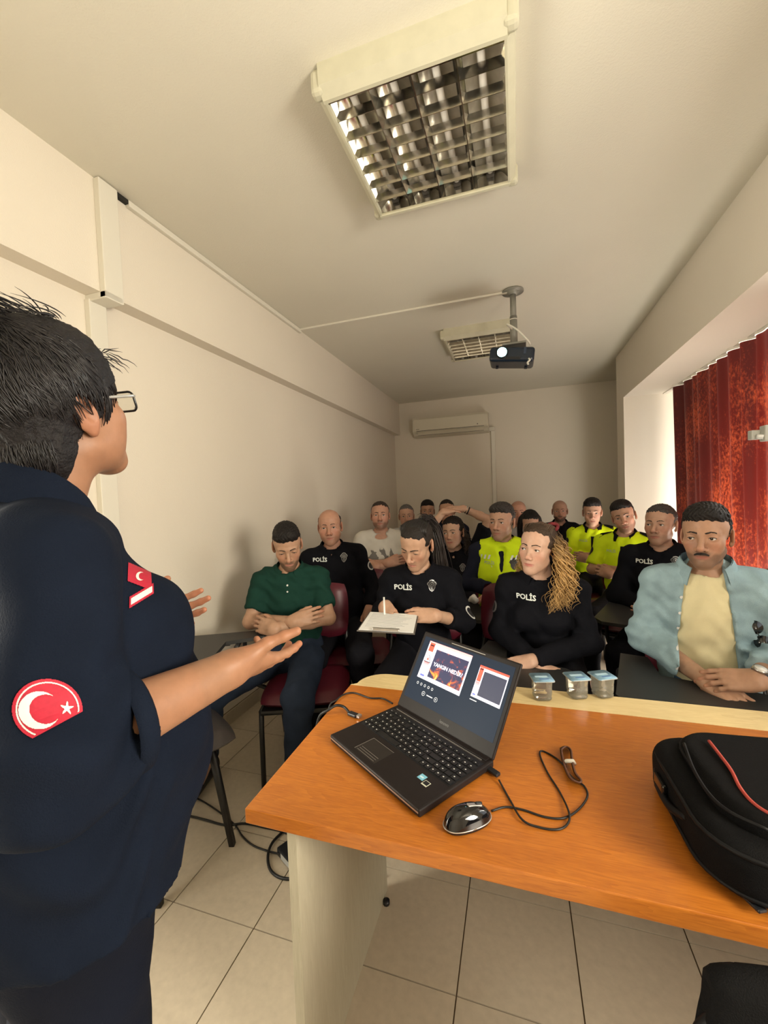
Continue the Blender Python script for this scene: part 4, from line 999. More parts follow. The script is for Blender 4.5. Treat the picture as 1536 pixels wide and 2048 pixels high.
    for i in (0, 1):
        a = J['An'][i]; kd = J['An'][i]-J['Kn'][i]; S = SDF(a+np.array([-.09, -.24, -.11]), a+np.array([.09, .11, .07]), .008)
        S.cone((a[0], a[1]+.03, .045), (a[0]+np.sign(a[0])*.02, a[1]-.155, .036), .044, .038, .03); S.ell((a[0], a[1]+.005, .075), (.042, .05, .05), .03); S.cut((0, 0, .001), (0, 0, -1))
        sdf_obj(S, 'shoe', M_SHOE, root)
    # upper clothes
    tops = {}
    lo, hi = bounds(J, ['P', 'N', 'Sh', 'El', 'Wr'], .14)
    for ci, gt in enumerate(g('tops', [])):
        S = SDF(lo, hi, gt.get('res', h)); o_ = gt.get('off', .006)
        torso(S, J, o_, fem, fat)
        sl = gt.get('sleeve', 2.0)
        if sl and sl != (0, 0):
            for i in (0, 1):
                u = sl[i] if isinstance(sl, tuple) else sl
                if u: arm(S, J, i, o_+.001, u, loose=gt.get('loose', .006))
        S.disp(wrinkle(gt.get('wr', .004), gt.get('wf', 1.0), ci+head[0]*7))
        Nn = J['N']
        if gt.get('neck', 'round') == 'round':
            S.cone(Nn+np.array([0, .004, -.012]), Nn+np.array([0, -.012, .25]), .061, .085, .008, 'sub')
            if gt.get('scoop'): S.ell(Nn+np.array([0, -.07, -.02]), (.055, .07, gt['scoop']), .01, 'sub')
        if gt.get('vneck'):
            v = gt['vneck']; S.cone(Nn+np.array([0, -.10, -.02]), Nn+np.array([0, -.14, -v]), .030, .004, .006, 'sub')
        S.cut((0, 0, gt.get('hem', .535)), (0, 0, -1))
        if not sl:      # sleeveless vest
            for i, q in ((0, -1), (1, 1)): S.cone(J['Sh'][i]+np.array([q*.02, 0, .01]), J['Sh'][i]+np.array([q*.05, 0, -.16]), .075, .060, .01, 'sub')
        if gt.get('open'):
            w0, w1 = gt['open']; zt, zb = Nn[2]+.06, .50
            x, y, z = S.grid((slice(None),)*3); t = np.clip((zt-z)/(zt-zb), 0, 1)
            d = np.maximum((np.abs(x-lx*.6+.01)-(w0+(w1-w0)*t**.8)), y-(Nn[1]+.0)); S.F = np.maximum(S.F, -d.astype(np.float32))
        V, Q = S.mesh(); tops[gt['name']] = link_mesh(gt['name'], V, Q, gt['m'], root, True)
        if gt.get('collar'): collar(root, J, gt['collar'], **gt.get('ck', {}))
    return root, J, Mh, tops, body
def chest_text(o, J, txt, x, dz, size, m, root, bold=.02):
    vs, fs = text_mesh(txt, size, bold*size, 2)
    return decal(o, [(v.x, v.y) for v in vs], fs, (J['N'][0]+x, -.4, J['N'][2]+dz), (1, 0, 0), (0, 0, 1), (0, 1, 0), 'chest_lettering', m, root, .0045)
def police(root, J, o, size=.034, tx=-.075, bx=.075, dz=-.05, half=None, m=None):
    chest_text(o, J, 'POLİS' if True else '', tx, dz, size, m or M_REFL, root, .03)
    shield(o, (J['N'][0]+bx, -.4, J['N'][2]+dz+.012), .026, root)
def placket(o, J, root, m=M_BTN, n=2, dz=-.05, step=.035, x=0.0):
    for k in range(n):
        v, f = disc(.005, 10); decal(o, v, f, (J['N'][0]+x, -.4, J['N'][2]+dz-k*step), (1, 0, 0), (0, 0, 1), (0, 1, 0), 'button', m, root, .003)
def arm_patch(o, J, i, root, t=.35, m=M_PATCHW, r=.026, seg=0):
    a, b = (J['Sh'][i], J['El'][i]); p = a+(b-a)*t; q = -1 if i == 0 else 1
    d = Vector((-q, .55, 0)).normalized(); ud = Vector((.55, q, 0)).normalized()*1.0
    v, f = disc(r, 16, r*1.15); k = decal(o, v, f, Vector(p), ud, (0, 0, 1), d, 'arm_patch', m, root, .003)
    v, f = disc(r*.72, 14, r*.85); decal(o, v, f, Vector(p), ud, (0, 0, 1), d, 'patch_core', M_BADGED, k, .0045)
def wrist_band(root, J, i, m, t=.90, r=.034, wdt=.012, face=None, fdir=(0, -.3, 1), name='watch', fr=.018):
    b, c = Vector(J['El'][i]), Vector(J['Wr'][i]); p = b+(c-b)*t; d = (c-b).normalized()
    w_ = bpy.data.objects.new('tmp', None); bpy.data.objects.remove(w_)
    k = MB().tube([p-d*wdt, p-d*wdt*.4, p+d*wdt*.4, p+d*wdt], [r*.97, r, r, r*.97], 18, caps=False).build(name+'_strap', m, root)
    if face:
        f = Vector(fdir); f = (f-d*f.dot(d)).normalized(); c0 = p+f*(r-.002)
        MB().tube([c0, c0+f*.009], [fr, fr], 20).build('watch_case', M_COPPER, k); MB().tube([c0+f*.009, c0+f*.0100], [fr*.82, fr*.82], 20).build('watch_face', face, k)
    return k

# ================================================================ writing-tablet chairs
M_MAROON = mat('maroon_vinyl', (.085, .008, .018), .38, noise=.12, nscale=25, bump=.1, bscale=250)
M_TABLET = mat('black_tablet', (.022, .022, .022), .42, bump=.15, bscale=400)
M_FRAME = mat('black_frame', (.012, .012, .013), .35)
def cushion(mb, c, size, R=None, n=9, puff=.5):
    """rounded pad"""
    sx, sy, sz = [v/2 for v in size]; c = Vector(c); vs = []; fs = []
    def P_(u, v, s):
        e = 3.4; x, y = 2*u-1, 2*v-1
        rx = x*(1-.10*abs(y)**3); ry = y*(1-.10*abs(x)**3); z = s*max(0, 1-max(abs(x), abs(y))**5)**.5
        q = Vector((rx*sx, ry*sy, z*sz*(1-.12*(x*x+y*y)*.5))); return (R@q if R else q)+c
    for s in (1, -1): mb.grid(lambda u, v: P_(u, v, s) if s > 0 else P_(v, u, s), n+4, n+4)
    return mb
def make_chair():
    t = thing('tablet_chair', 'x', 'chair')
    cushion(MB(), (0, -.16, .435), (.44, .43, .075)).build('seat', M_MAROON, t)
    Rb = Matrix.Rotation(math.radians(80), 3, 'X')
    bk = MB(); cushion(bk, (0, .155, .745), (.43, .33, .07), Rb); bk.build('backrest', M_MAROON, t)
    MB().box((0, -.16, .392), (.40, .38, .012)).build('seat_board', M_FRAME, t)
    r = .0125
    for s in (-1, 1):
        MB().tube([(s*.205, -.345, .0), (s*.205, -.335, .30), (s*.205, -.325, .385)], r, 10).build('front_leg', M_FRAME, t)
        MB().tube(spline([(s*.205, .175, .0), (s*.205, .09, .36), (s*.205, .095, .46), (s*.195, .150, .62), (s*.19, .185, .80)], 4), r, 10).build('rear_leg', M_FRAME, t)
        MB().tube([(s*.205, -.33, .385), (s*.205, .09, .385)], r, 10).build('side_rail', M_FRAME, t)
    MB().tube([(-.205, .09, .385), (.205, .09, .385)], r, 10).build('cross_rail', M_FRAME, t)
    MB().tube([(-.205, -.33, .380), (.205, -.33, .380)], r, 10).build('front_rail', M_FRAME, t)
    return t
def add_tablet(t, ang=0.0, y=-.30, z=.685, x=-.27, lift=0.0, size=(.30, .46), slope=0.0):
    """folding writing board on the sitter's right side"""
    MB().tube(spline([(-.205, -.10, .385), (x, -.10, .46), (x-.005, -.11, .60), (x, -.14, z-.022), (x+.01, y, z-.020)], 4), .0115, 10).build('tablet_arm', M_FRAME, t)
    pl = Matrix.Translation((x, -.14, z))@Matrix.Rotation(ang, 4, 'Z')@Matrix.Rotation(slope, 4, 'Y')
    w_, d_ = size; out = [(0, .12), (0, -.30), (.05, -.36), (w_+.12, -.36), (w_+.16, -.32), (w_+.16, -.12), (w_+.10, -.08), (.14, -.06), (.10, .12)]
    b = MB().prism(out, 'z', -.009, .009, pl).build('writing_board', M_TABLET, t)
    MB().box(pl@Vector((.06, -.1, -.018)), (.08, .10, .018), rz=ang).build('hinge_plate', M_FRAME, t)
# ================================================================ the audience
BK = fabric('police_black', (.0055, .0058, .0085)); BKT = fabric('black_trouser', (.008, .008, .011)); JEAN = fabric('dark_jeans', (.018, .026, .045), noise=.35, nscale=9)
GREEN = fabric('green_polo', (.010, .040, .030)); HIVIS = fabric('hi_vis_yellow', (.60, .80, .015), .7, .06); NAVY = fabric('navy_sleeve', (.012, .014, .026))
GREY = fabric('pale_grey_shirt', (.42, .42, .42)); CREAM = fabric('cream_tshirt', (.60, .54, .34), noise=.05); DENIM = fabric('washed_denim', (.25, .36, .41), noise=.28, nscale=10, bump=.5, bscale=350)
BLUEJ = fabric('blue_jeans', (.05, .10, .18), noise=.3, nscale=9)
def print_shirt():
    m = bpy.data.materials.new('mountain_print_tshirt'); m.use_nodes = True; t = NT(m); tc = t.n('ShaderNodeTexCoord'); sx = t.n('ShaderNodeSeparateXYZ'); t.l(tc.outputs['Object'], sx.inputs[0])
    n = t.n('ShaderNodeTexNoise', i_Scale=9.0, i_Detail=6.0); t.l(tc.outputs['Object'], n.inputs['Vector'])
    mp = t.n('ShaderNodeMapping'); mp.inputs['Scale'].default_value = (1, 0, .25); t.l(tc.outputs['Object'], mp.inputs[0])
    n2 = t.n('ShaderNodeTexNoise', i_Scale=14.0, i_Detail=5.0); t.l(mp.outputs[0], n2.inputs['Vector'])
    a = t.n('ShaderNodeMath', operation='MULTIPLY_ADD'); a.inputs[1].default_value = .45; a.inputs[2].default_value = .72; t.l(n2.outputs[0], a.inputs[0])
    lt = t.n('ShaderNodeMath', operation='LESS_THAN'); t.l(sx.outputs[2], lt.inputs[0]); t.l(a.outputs[0], lt.inputs[1])
    g2 = t.n('ShaderNodeMath', operation='GREATER_THAN'); g2.inputs[1].default_value = .47; t.l(n.outputs[0], g2.inputs[0])
    g3 = t.n('ShaderNodeMath', operation='GREATER_THAN'); g3.inputs[1].default_value = .80; t.l(sx.outputs[2], g3.inputs[0])
    m1 = t.n('ShaderNodeMath', operation='MULTIPLY'); t.l(lt.outputs[0], m1.inputs[0]); t.l(g2.outputs[0], m1.inputs[1])
    m2 = t.n('ShaderNodeMath', operation='MULTIPLY'); t.l(m1.outputs[0], m2.inputs[0]); t.l(g3.outputs[0], m2.inputs[1])
    mx = t.n('ShaderNodeMix', data_type='RGBA'); t.l(m2.outputs[0], mx.inputs[0]); mx.inputs[6].default_value = (.50, .47, .42, 1); mx.inputs[7].default_value = (.14, .13, .12, 1); t.l(mx.outputs[2], t.b.inputs['Base Color']); t.b.inputs['Roughness'].default_value = .85
    return m
def polo(m, sl=2.0, name='shirt', **k): d = dict(name=name, m=m, sleeve=sl, collar=m, vneck=.075, off=.008); d.update(k); return d
D2 = math.radians
chair_proto = make_chair(); chair_used = [False]
def chair_for(root, label, tablet=None, dy=0.0, dx=0.0, rot=0.0):
    if not chair_used[0]: c = chair_proto; chair_used[0] = True
    else: c = copy_tree(CH0)
    R = Matrix.Rotation(root.rotation_euler.z, 3, 'Z'); p = Vector(root.location)+R@Vector((dx, dy+.02, 0))
    c.location = p; c.rotation_euler = (0, 0, root.rotation_euler.z+rot); c['label'] = label; c['category'] = 'chair'; c['group'] = 'tablet chairs of the audience'
    if tablet is not None: add_tablet(c, **tablet)
    return c
CH0 = copy_tree(chair_proto)       # clean master copy, removed at the end
DK = (.010, .008, .0075)

# front row, far left: green polo, arms crossed, looking down
r, J, Mh, T, B = make_person('bearded man in a dark green polo shirt sitting with arms crossed by the wall', (-1.225, 2.02, 1.165), D2(20), dict(
    pose='crossed', lean=(0, -.02), hy=D2(12), hp=D2(24), hr=D2(-4), hres=.0028, res=.011, skin=(.46, .27, .175), gaze=(0, .4),
    face=dict(stub=.65, beard=.65, lid=.0022, jaw=.95), hair=dict(thick=.008, top=.014, side=.002, col=DK, quiff=.008), trousers=JEAN, handres=.003,
    knees=[(-.34, -.36, .50), (.10, -.44, .50)], ankles=[(-.42, -.22, .10), (.06, -.36, .09)],
    tops=[polo(GREEN, .72, ck=dict(open_=.45), wr=.006, wf=1.35)]))
placket(T['shirt'], J, r, M_BTN, 2, -.055, .034)
chair_for(r, 'maroon tablet chair under the man in the green polo', dict(ang=-1.45, z=.72, x=-.33, lift=0), dy=-.02, dx=.10)
# second row, left: POLIS man with receding hair
r, J, Mh, T, B = make_person('balding policeman in a black polo slouching behind the green polo man', (-1.21, 2.55, 1.225), D2(20), dict(
    pose='sides', lean=(-.06, .06), hp=D2(2), hr=D2(-3), hres=.003, res=.012, fat=.02, w=1.08, skin=(.47, .25, .17), gaze=(0, 0), srollz=.015,
    face=dict(stub=.22, fat=.006, jaw=1.08), hair=dict(thick=.005, balding=.062, side=.003, col=(.020, .015, .013)), browt=.8, trousers=BKT,
    arm=dict(El=[(-.23, -.02, -.30), (.27, .0, -.27)], Wr=[(-.10, -.26, -.30), (.24, -.17, -.38)], Hd=[(.55, -.75, -.25), (-.05, -.45, -.9)], Hn=[(-.1, -.4, .9), (.35, -.8, .4)]),
    knees=[(-.14, -.43, .52), (.13, -.46, .53)], tops=[polo(BK, 1.93, fat=.02)]))
police(r, J, T['shirt'], .036, -.080, .080, -.055)
arm_patch(T['shirt'], J, 1, r)
chair_for(r, 'maroon tablet chair under the balding policeman', None, dx=.10)
# third row left: printed T-shirt
r, J, Mh, T, B = make_person('man in a pale mountain print T-shirt sitting with crossed arms', (-1.11, 3.34, 1.255), D2(16), dict(
    pose='crossed', lean=(0, .05), hp=D2(-3), hres=.0035, res=.013, fat=.012, w=1.10, skin=(.48, .26, .18), face=dict(stub=.55, fat=.004, jaw=1.05), hair=dict(thick=.005, line=.022, col=(.03, .02, .016)), trousers=BKT,
    tops=[dict(name='tshirt', m=print_shirt(), sleeve=.75, off=.008, scoop=.02)]))
chair_for(r, 'maroon tablet chair under the man in the printed T-shirt')
# behind him: grey haired man
r, J, Mh, T, B = make_person('grey haired man in a pale shirt in the back rows by the wall', (-1.10, 4.18, 1.20), D2(14), dict(
    pose='lap', lean=(0, .04), hres=.004, res=.016, skin=(.50, .29, .20), face=dict(fat=.003), hair=dict(thick=.007, line=.016, col=(.10, .09, .085), grey=.7), browg=True, tops=[polo(GREY, .8)]))
chair_for(r, 'maroon tablet chair under the grey haired man')
# back: dark haired man
r, J, Mh, T, B = make_person('dark haired man at the very back, left of the raised arms', (-.975, 4.66, 1.225), D2(12), dict(
    pose='lap', lean=(0, .04), hres=.004, res=.016, face=dict(stub=.3), hair=dict(thick=.011, top=.006, col=DK), tops=[polo(BK, .8)]))
chair_for(r, 'maroon tablet chair at the very back, left of the raised arms')
# man whose face is hidden by the raised arm
r, J, Mh, T, B = make_person('man at the back half hidden behind the raised hands', (-.70, 4.33, 1.235), D2(9), dict(
    pose='lap', lean=(0, .04), hres=.004, res=.016, face=dict(), hair=dict(thick=.007, line=.020, col=(.016, .012, .010)), tops=[polo(NAVY, .8)]))
chair_for(r, 'maroon tablet chair behind the woman with raised hands')
# woman with her hands on her head
r, J, Mh, T, B = make_person('woman in black with both hands resting on top of her head', (-.475, 3.22, 1.115), D2(2), dict(
    fem=True, pose='lap', lean=(0, .03), hy=D2(-14), hr=D2(-4), hres=.003, res=.013, skin=(.50, .30, .21), gaze=(-.25, 0), face=dict(fem=True, lips=.7, nose=.9),
    hair=dict(thick=.012, line=.010, side=.007, col=(.014, .010, .009), temple=-.056), handres=.0035,
    arm=dict(El=[(-.20, -.16, .16), (.27, -.05, .255)], Wr=[(-.06, -.10, .325), (.085, -.075, .345)], Hd=[(.95, .25, .12), (-.95, .15, .10)], Hn=[(.0, -.2, 1), (0, -.25, 1)], curl=(.15, .2, .2, .2)),
    tops=[polo(BK, .85)]))
V, F, C = strand_mesh(lock([(.06, .02, .03), (.085, .03, -.02), (.095, .03, -.09), (.10, .02, -.16)], 60, .014, .010, 4)+lock([(-.05, .05, .03), (-.075, .05, -.03), (-.08, .05, -.12)], 40, .012, .008, 4), .0026, 4, lambda li, t: (.022+.02*t, .014+.012*t, .010+.008*t))
o = link_mesh('loose_hair', xform(V, Mh), F, M_STRAND, r, True); set_col(o, C)
shield(T['shirt'], (J['N'][0]+.07, -.4, J['N'][2]-.10), .024, r)
wrist_band(r, J, 1, M_COPPER, .88, .029, .004, name='bracelet'); wrist_band(r, J, 1, M_BLK, .80, .031, .005, name='bracelet')
chair_for(r, 'maroon tablet chair under the woman with raised hands')
# front row: woman writing on a clipboard
r, J, Mh, T, B = make_person('policewoman with a dark ponytail writing on a clipboard in the front row', (-.495, 2.08, 1.165), D2(6), dict(
    fem=True, pose='lap', lean=(.0, -.07), hy=D2(-22), hp=D2(27), hr=D2(6), hres=.0027, res=.0105, skin=(.50, .30, .20), face=dict(fem=True, lips=.6, nose=1.0, lid=.0020), w=1.0, handres=.003,
    hair=dict(thick=.006, line=.020, side=.004, col=(.016, .012, .010), h=.003, messy=.4, temple=-.056), knees=[(-.15, -.42, .53), (.13, -.42, .53)],
    arm=dict(El=[(-.215, -.05, -.235), (.225, -.09, -.235)], Wr=[(-.145, -.235, -.120), (.095, -.27, -.150)], Hd=[(.25, -.80, -.40), (-.92, -.22, .05)], Hn=[(-.45, -.2, .8), (.05, -.75, .65)], curlR=(.75, .8, .8, .8), curlL=(.35, .35, .4, .4), curl=(.4, .4, .4, .4)),
    tops=[polo(BK, (1.85, 1.55), wr=.0045)]))
police(r, J, T['shirt'], .036, -.080, .070, -.065)
arm_patch(T['shirt'], J, 1, r, .72)
V, F, C = strand_mesh(lock([(.0, .075, .085), (.01, .125, .075), (.035, .145, .0), (.055, .115, -.10), (.07, .075, -.20), (.08, .05, -.30)], 170, .013, .0025, 2.0, 16, .8), .0026, 4, lambda li, t: (.012+.012*t, .009+.007*t, .008+.006*t))
o = link_mesh('ponytail', xform(V, Mh), F, M_STRAND, r, True); set_col(o, C)
L_ = []
for k in range(30):
    x0 = -.066+.132*k/29; L_ += lock([(x0, -.062+.6*abs(x0), .098-.55*abs(x0)), (x0*1.08, -.01, .126-.35*abs(x0)), (x0*.8, .05, .120-.25*abs(x0)), (x0*.25, .085, .092)], 8, .0025, .0006, 1, 10, .2)
V, F, C = strand_mesh(L_, .0018, 4, lambda li, t: (.014, .011, .010)); o = link_mesh('crown_strands', xform(V, Mh), F, M_STRAND, r, True); set_col(o, C)
MB().tube([(.0, .085+.018*math.cos(a), .085+.018*math.sin(a)) for a in [2*PI*k/12 for k in range(13)]], .006, 8).build('hair_tie', M_BLK, r, Mh)
MB().lathe([(0, -.003), (.003, 0), (0, .003)], 10).build('earring', M_SILV, r, Mh@Matrix.Translation((.077, .004, -.042)))
wrist_band(r, J, 1, mat('bead_bracelet', (.30, .16, .08), .5), .90, .029, .004, name='bracelet')
chair_for(r, 'maroon tablet chair under the woman writing on a clipboard')
WRITER = r
cp = at_d(780, 1243, 1.80)
cb_ = thing('clipboard', 'clipboard with a sheet of paper held by the writing policewoman', 'clipboard', cp, D2(8)); cb_.rotation_euler = (D2(-2), D2(3), D2(10))
MB().box((0, 0, -.004), (.235, .30, .005), bevel=.002).build('board', mat('clipboard_board', (.10, .09, .08), .4), cb_)
MB().box((0, .0, .0), (.222, .288, .0015)).build('paper', mat('paper', (.80, .80, .78), .7), cb_)
MB().span((-.055, -.148, .001), (.055, -.128, .010), bevel=.003).build('clip', M_SILV, cb_)
for k in range(12): MB().span((-.095, .12-.019*k, .0008), (-.095+random.uniform(.12, .19), .123-.019*k, .0012)).build('text_line', mat('ink', (.35, .35, .37), .7), cb_)
hp_ = Vector(r.location)+Matrix.Rotation(r.rotation_euler.z, 3, 'Z')@(Vector(J['Wr'][0])+Vector((.015, -.085, -.02)))
pen = thing('pen', 'white pen in the hand of the writing policewoman', 'pen', hp_); pen.rotation_euler = (D2(-28), D2(-10), 0)
MB().cyl((0, 0, -.035), (0, 0, .085), .0045, 10).build('barrel', M_WHITE, pen); MB().cyl((0, 0, -.048), (0, 0, -.035), .0012, 8, .0045).build('tip', M_SILV, pen)
# second row: hi-vis vest man
r, J, Mh, T, B = make_person('police officer in a yellow vest over navy sleeves behind the blonde woman', (-.095, 2.86, 1.215), D2(-6), dict(
    pose='lap', lean=(0, .02), hy=D2(-14), hres=.003, res=.0115, skin=(.50, .29, .20), gaze=(-.2, 0), face=dict(stub=.28, jaw=1.05, nose=1.08), hair=dict(thick=.011, top=.006, col=(.022, .018, .016), grey=.45, quiff=.006), w=1.08,
    arm=dict(El=[(-.24, -.05, -.26), (.24, -.05, -.26)], Wr=[(-.01, -.28, -.25), (.02, -.26, -.28)], Hd=[(.9, -.2, .1), (-.9, -.2, 0)]),
    tops=[polo(NAVY, 1.75), dict(name='vest', m=HIVIS, sleeve=0, off=.020, vneck=.20, neck='round', collar=None, wr=.003)]))
v_ = T['vest']; shield(v_, (J['N'][0]+.080, -.4, J['N'][2]-.105), .033, r, m1=mat('badge_brown', (.05, .045, .03), .5))
chest_text(v_, J, 'POLİS', -.080, -.105, .026, mat('grey_print', (.42, .50, .30), .5), r)
for q, yy in ((-1, -.255), (1, -.255)):
    MB_ = [(x*.014+i*.028, y*.014) for i in range(5) for x, y in ((-.8, -1), (.1, -1), (.8, 1), (-.1, 1))]
    decal(v_, [(x-.06, y) for x, y in MB_], [(4*i, 4*i+1, 4*i+2, 4*i+3) for i in range(5)], (q*.085, -.4, J['N'][2]+yy), (1, 0, 0), (0, 0, 1), (0, 1, 0), 'reflective_band', M_REFL, r)
    decal(v_, [(x-.05, y) for x, y in MB_], [(4*i, 4*i+1, 4*i+2, 4*i+3) for i in range(4)], (q*.115, -.4, J['N'][2]-.068), (1, 0, 0), (0, 0, 1), (0, 1, 0), 'reflective_band', M_REFL, r)
sg = MB()
for q in (-1, 1): sg.lathe([(.0, 0), (.020, .001), (.022, .003), (.0, .004)], 16, (q*.024, 0, 0))
sg.build('sunglasses', M_GLOSS, r, Matrix.Translation((J['N'][0]+.005, -.165, J['N'][2]-.20))@Matrix.Rotation(PI/2, 4, 'X')@Matrix.Rotation(1.2, 4, 'Z'))
chair_for(r, 'maroon tablet chair under the officer in the yellow vest', dict(ang=.05, z=.68))
# bald man behind
r, J, Mh, T, B = make_person('bald man in a grey shirt behind the officer in the vest', (.015, 4.42, 1.20), D2(2), dict(
    pose='lap', lean=(0, .04), hres=.004, res=.016, skin=(.52, .28, .20), face=dict(fat=.005, bald=True, stub=.2), tops=[polo(GREY, .8)]))
chair_for(r, 'maroon tablet chair under the bald man in grey')
# woman with long black hair
r, J, Mh, T, B = make_person('woman with long straight black hair looking down behind the blonde woman', (.115, 3.98, 1.115), D2(0), dict(
    fem=True, pose='lap', lean=(0, .0), hp=D2(14), hres=.0035, res=.015, skin=(.52, .31, .22), face=dict(fem=True, lid=.0022), hair=dict(thick=.012, line=.008, side=.008, col=DK, temple=-.056), tops=[polo(BK, 1.9)]))
L_ = []
for q in (-1, 1):
    for k in range(5): L_ += lock([(q*(.03+.008*k), -.02+.018*k, .10-.006*k), (q*(.075+.004*k), -.035+.02*k, .03), (q*(.082+.004*k), -.03+.02*k, -.08), (q*(.085), -.02+.02*k, -.24)], 26, .006, .001, 1.0)
V, F, C = strand_mesh(L_, .003, 4, lambda li, t: (.010, .008, .0075)); o = link_mesh('long_hair', xform(V, Mh), F, M_STRAND, r, True); set_col(o, C)
chair_for(r, 'maroon tablet chair under the woman with long black hair')
# front row: woman with curly blonde hair
r, J, Mh, T, B = make_person('policewoman with long curly blonde hair sitting in the front row', (.095, 2.13, 1.135), D2(-10), dict(
    fem=True, pose='lap', lean=(-.02, -.03), hy=D2(-17), hr=D2(5), hp=D2(-2), hres=.0026, res=.0105, skin=(.55, .34, .245), gaze=(-.30, 0), face=dict(fem=True, lips=.75, nose=.88, lid=.0050), w=1.0, handres=.003, browt=.8,
    hair=dict(thick=.009, line=.020, side=.006, col=(.040, .024, .014), h=.003, slope=(.58, .81), messy=.5, temple=-.058), knees=[(-.13, -.42, .53), (.16, -.41, .53)],
    arm=dict(El=[(-.205, -.03, -.265), (.215, -.03, -.285)], Wr=[(.02, -.25, -.345), (-.02, -.265, -.315)], Hd=[(.9, -.3, -.1), (-.85, -.3, -.2)], Hn=[(.1, -.3, .9), (0, -.5, .85)]),
    tops=[polo(BK, (1.80, 1.93), wr=.0045)]))
chest_text(T['shirt'], J, 'POLİS', -.060, -.075, .036, M_REFL, r, .03)
arm_patch(T['shirt'], J, 0, r, .45, M_BADGE)
wrist_band(r, J, 0, mat('watch_band_grey', (.25, .25, .24), .5), .93, .032, .010, name='watch')
cs = MB().box((0, 0, 0), (.034, .040, .010), bevel=.004)
p_ = Vector(J['El'][0])*.07+Vector(J['Wr'][0])*.93; cs.build('smart_watch', M_WATCHF, r, frame_m(p_+Vector((0, -.020, .026)), (1, -.2, 0), (0, -.6, .8)))
rg = np.random.default_rng(3); L_ = []
for k in range(11):
    a = k/10; L_ += lock([(.035+.03*a, .01+.05*a, .085-.02*a), (.085+.01*a, .0+.055*a, .02), (.118+.025*a, -.01+.04*a, -.07), (.125+.045*a, -.035+.035*a, -.16), (.10+.065*a, -.055+.03*a, -.27+.03*a)], 15, .011, .0125, 5.5, 44, .7, rg)
for k in range(5):
    a = k/4; L_ += lock([(-.05, .04+.03*a, .07), (-.088, .035+.03*a, 0), (-.100, .04+.02*a, -.10), (-.10, .03+.02*a, -.18)], 12, .010, .010, 4.5, 30, .5, rg)
for k in range(4):
    a = k/3; L_ += lock([(.02, .09, .05), (.05+.04*a, .10, -.02), (.07+.05*a, .085, -.12), (.08+.06*a, .07, -.22)], 14, .012, .010, 6, 40, .6, rg)
_tone = rg.uniform(.6, 1.15, len(L_))
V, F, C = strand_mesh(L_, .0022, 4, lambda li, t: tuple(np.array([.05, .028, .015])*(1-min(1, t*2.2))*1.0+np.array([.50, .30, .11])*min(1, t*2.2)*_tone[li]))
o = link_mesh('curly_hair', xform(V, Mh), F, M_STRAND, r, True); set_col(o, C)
# swept back strands over the crown
L_ = []
for k in range(26):
    x0 = -.062+.124*k/25; L_ += lock([(x0, -.060+.5*abs(x0), .098-.45*abs(x0)), (x0*1.05, -.01, .128-.3*abs(x0)), (x0*.75, .06, .118-.2*abs(x0)), (x0*.5, .10, .075)], 7, .003, .0012, 2, 10, .3, rg)
V, F, C = strand_mesh(L_, .0020, 4, lambda li, t: (.055+.05*t, .032+.03*t, .018+.014*t)); o = link_mesh('crown_strands', xform(V, Mh), F, M_STRAND, r, True); set_col(o, C)
MB().tube([(.025+.022*math.cos(a), .095+.008*math.sin(2*a), .105+.016*math.sin(a)) for a in [2*PI*k/16 for k in range(17)]], .009, 8).build('red_scrunchie', mat('scrunchie', (.16, .015, .02), .8, noise=.5, nscale=120), r, Mh)
chair_for(r, 'maroon tablet chair under the curly blonde woman', dict(ang=-.05, z=.63, x=-.14), dx=-.15)
BLONDE = (r, J)
# back: bald bearded man in black
r, J, Mh, T, B = make_person('bald bearded man in black at the back wall', (.45, 4.90, 1.18), D2(-4), dict(
    pose='lap', lean=(0, .04), hres=.0035, res=.015, skin=(.46, .27, .19), face=dict(bald=True, beard=.85, fat=.002), tops=[polo(BK, .8)]))
chair_for(r, 'maroon tablet chair under the bald bearded man')
# young officer in yellow
def hivis_officer(label, head, yaw, sp, lab2, fs):
    r, J, Mh, T, B = make_person(label, head, yaw, sp)
    o = T['shirt']; shield(o, (J['N'][0]+.080, -.4, J['N'][2]-.10), .026, r, m1=mat('badge_brown', (.05, .045, .03), .5)); arm_patch(o, J, 0, r, .30, M_BADGED, .030)
    chest_text(o, J, 'POLİS', -.08, -.10, .026, mat('grey_print', (.42, .50, .30), .5), r)
    pl = [(x*.016, -y*.10) for y in (0, .33, .66, 1) for x in (-1, 1)]; decal(o, pl, [(2*i, 2*i+1, 2*i+3, 2*i+2) for i in range(3)], (J['N'][0], -.4, J['N'][2]-.06), (1, 0, 0), (0, 0, 1), (0, 1, 0), 'placket', BK, r, .004)
    for q in (-1, 1):
        y4 = [(q*(.06+.11*u), .012-.045*u+v) for u in (0, .33, .66, 1) for v in (-.02, .02)]
        decal(o, y4, [(2*i, 2*i+1, 2*i+3, 2*i+2) for i in range(3)], (J['N'][0], J['N'][1], J['N'][2]), (1, 0, 0), (0, 1, 0), (0, 0, -1), 'shoulder_tab', BK, r, .005)
    chair_for(r, lab2); return r, J
hivis_officer('young officer in a bright yellow shirt with crossed arms near the pillar', (.665, 4.22, 1.195), D2(-8), dict(pose='crossed', lean=(0, .03), hp=D2(6), hres=.0035, res=.014, skin=(.52, .31, .22), face=dict(lid=.0035), hair=dict(thick=.011, top=.010, quiff=.008, col=DK), tops=[polo(HIVIS, 1.35, collar=BK)]), 'maroon tablet chair under the young yellow shirted officer', 0)
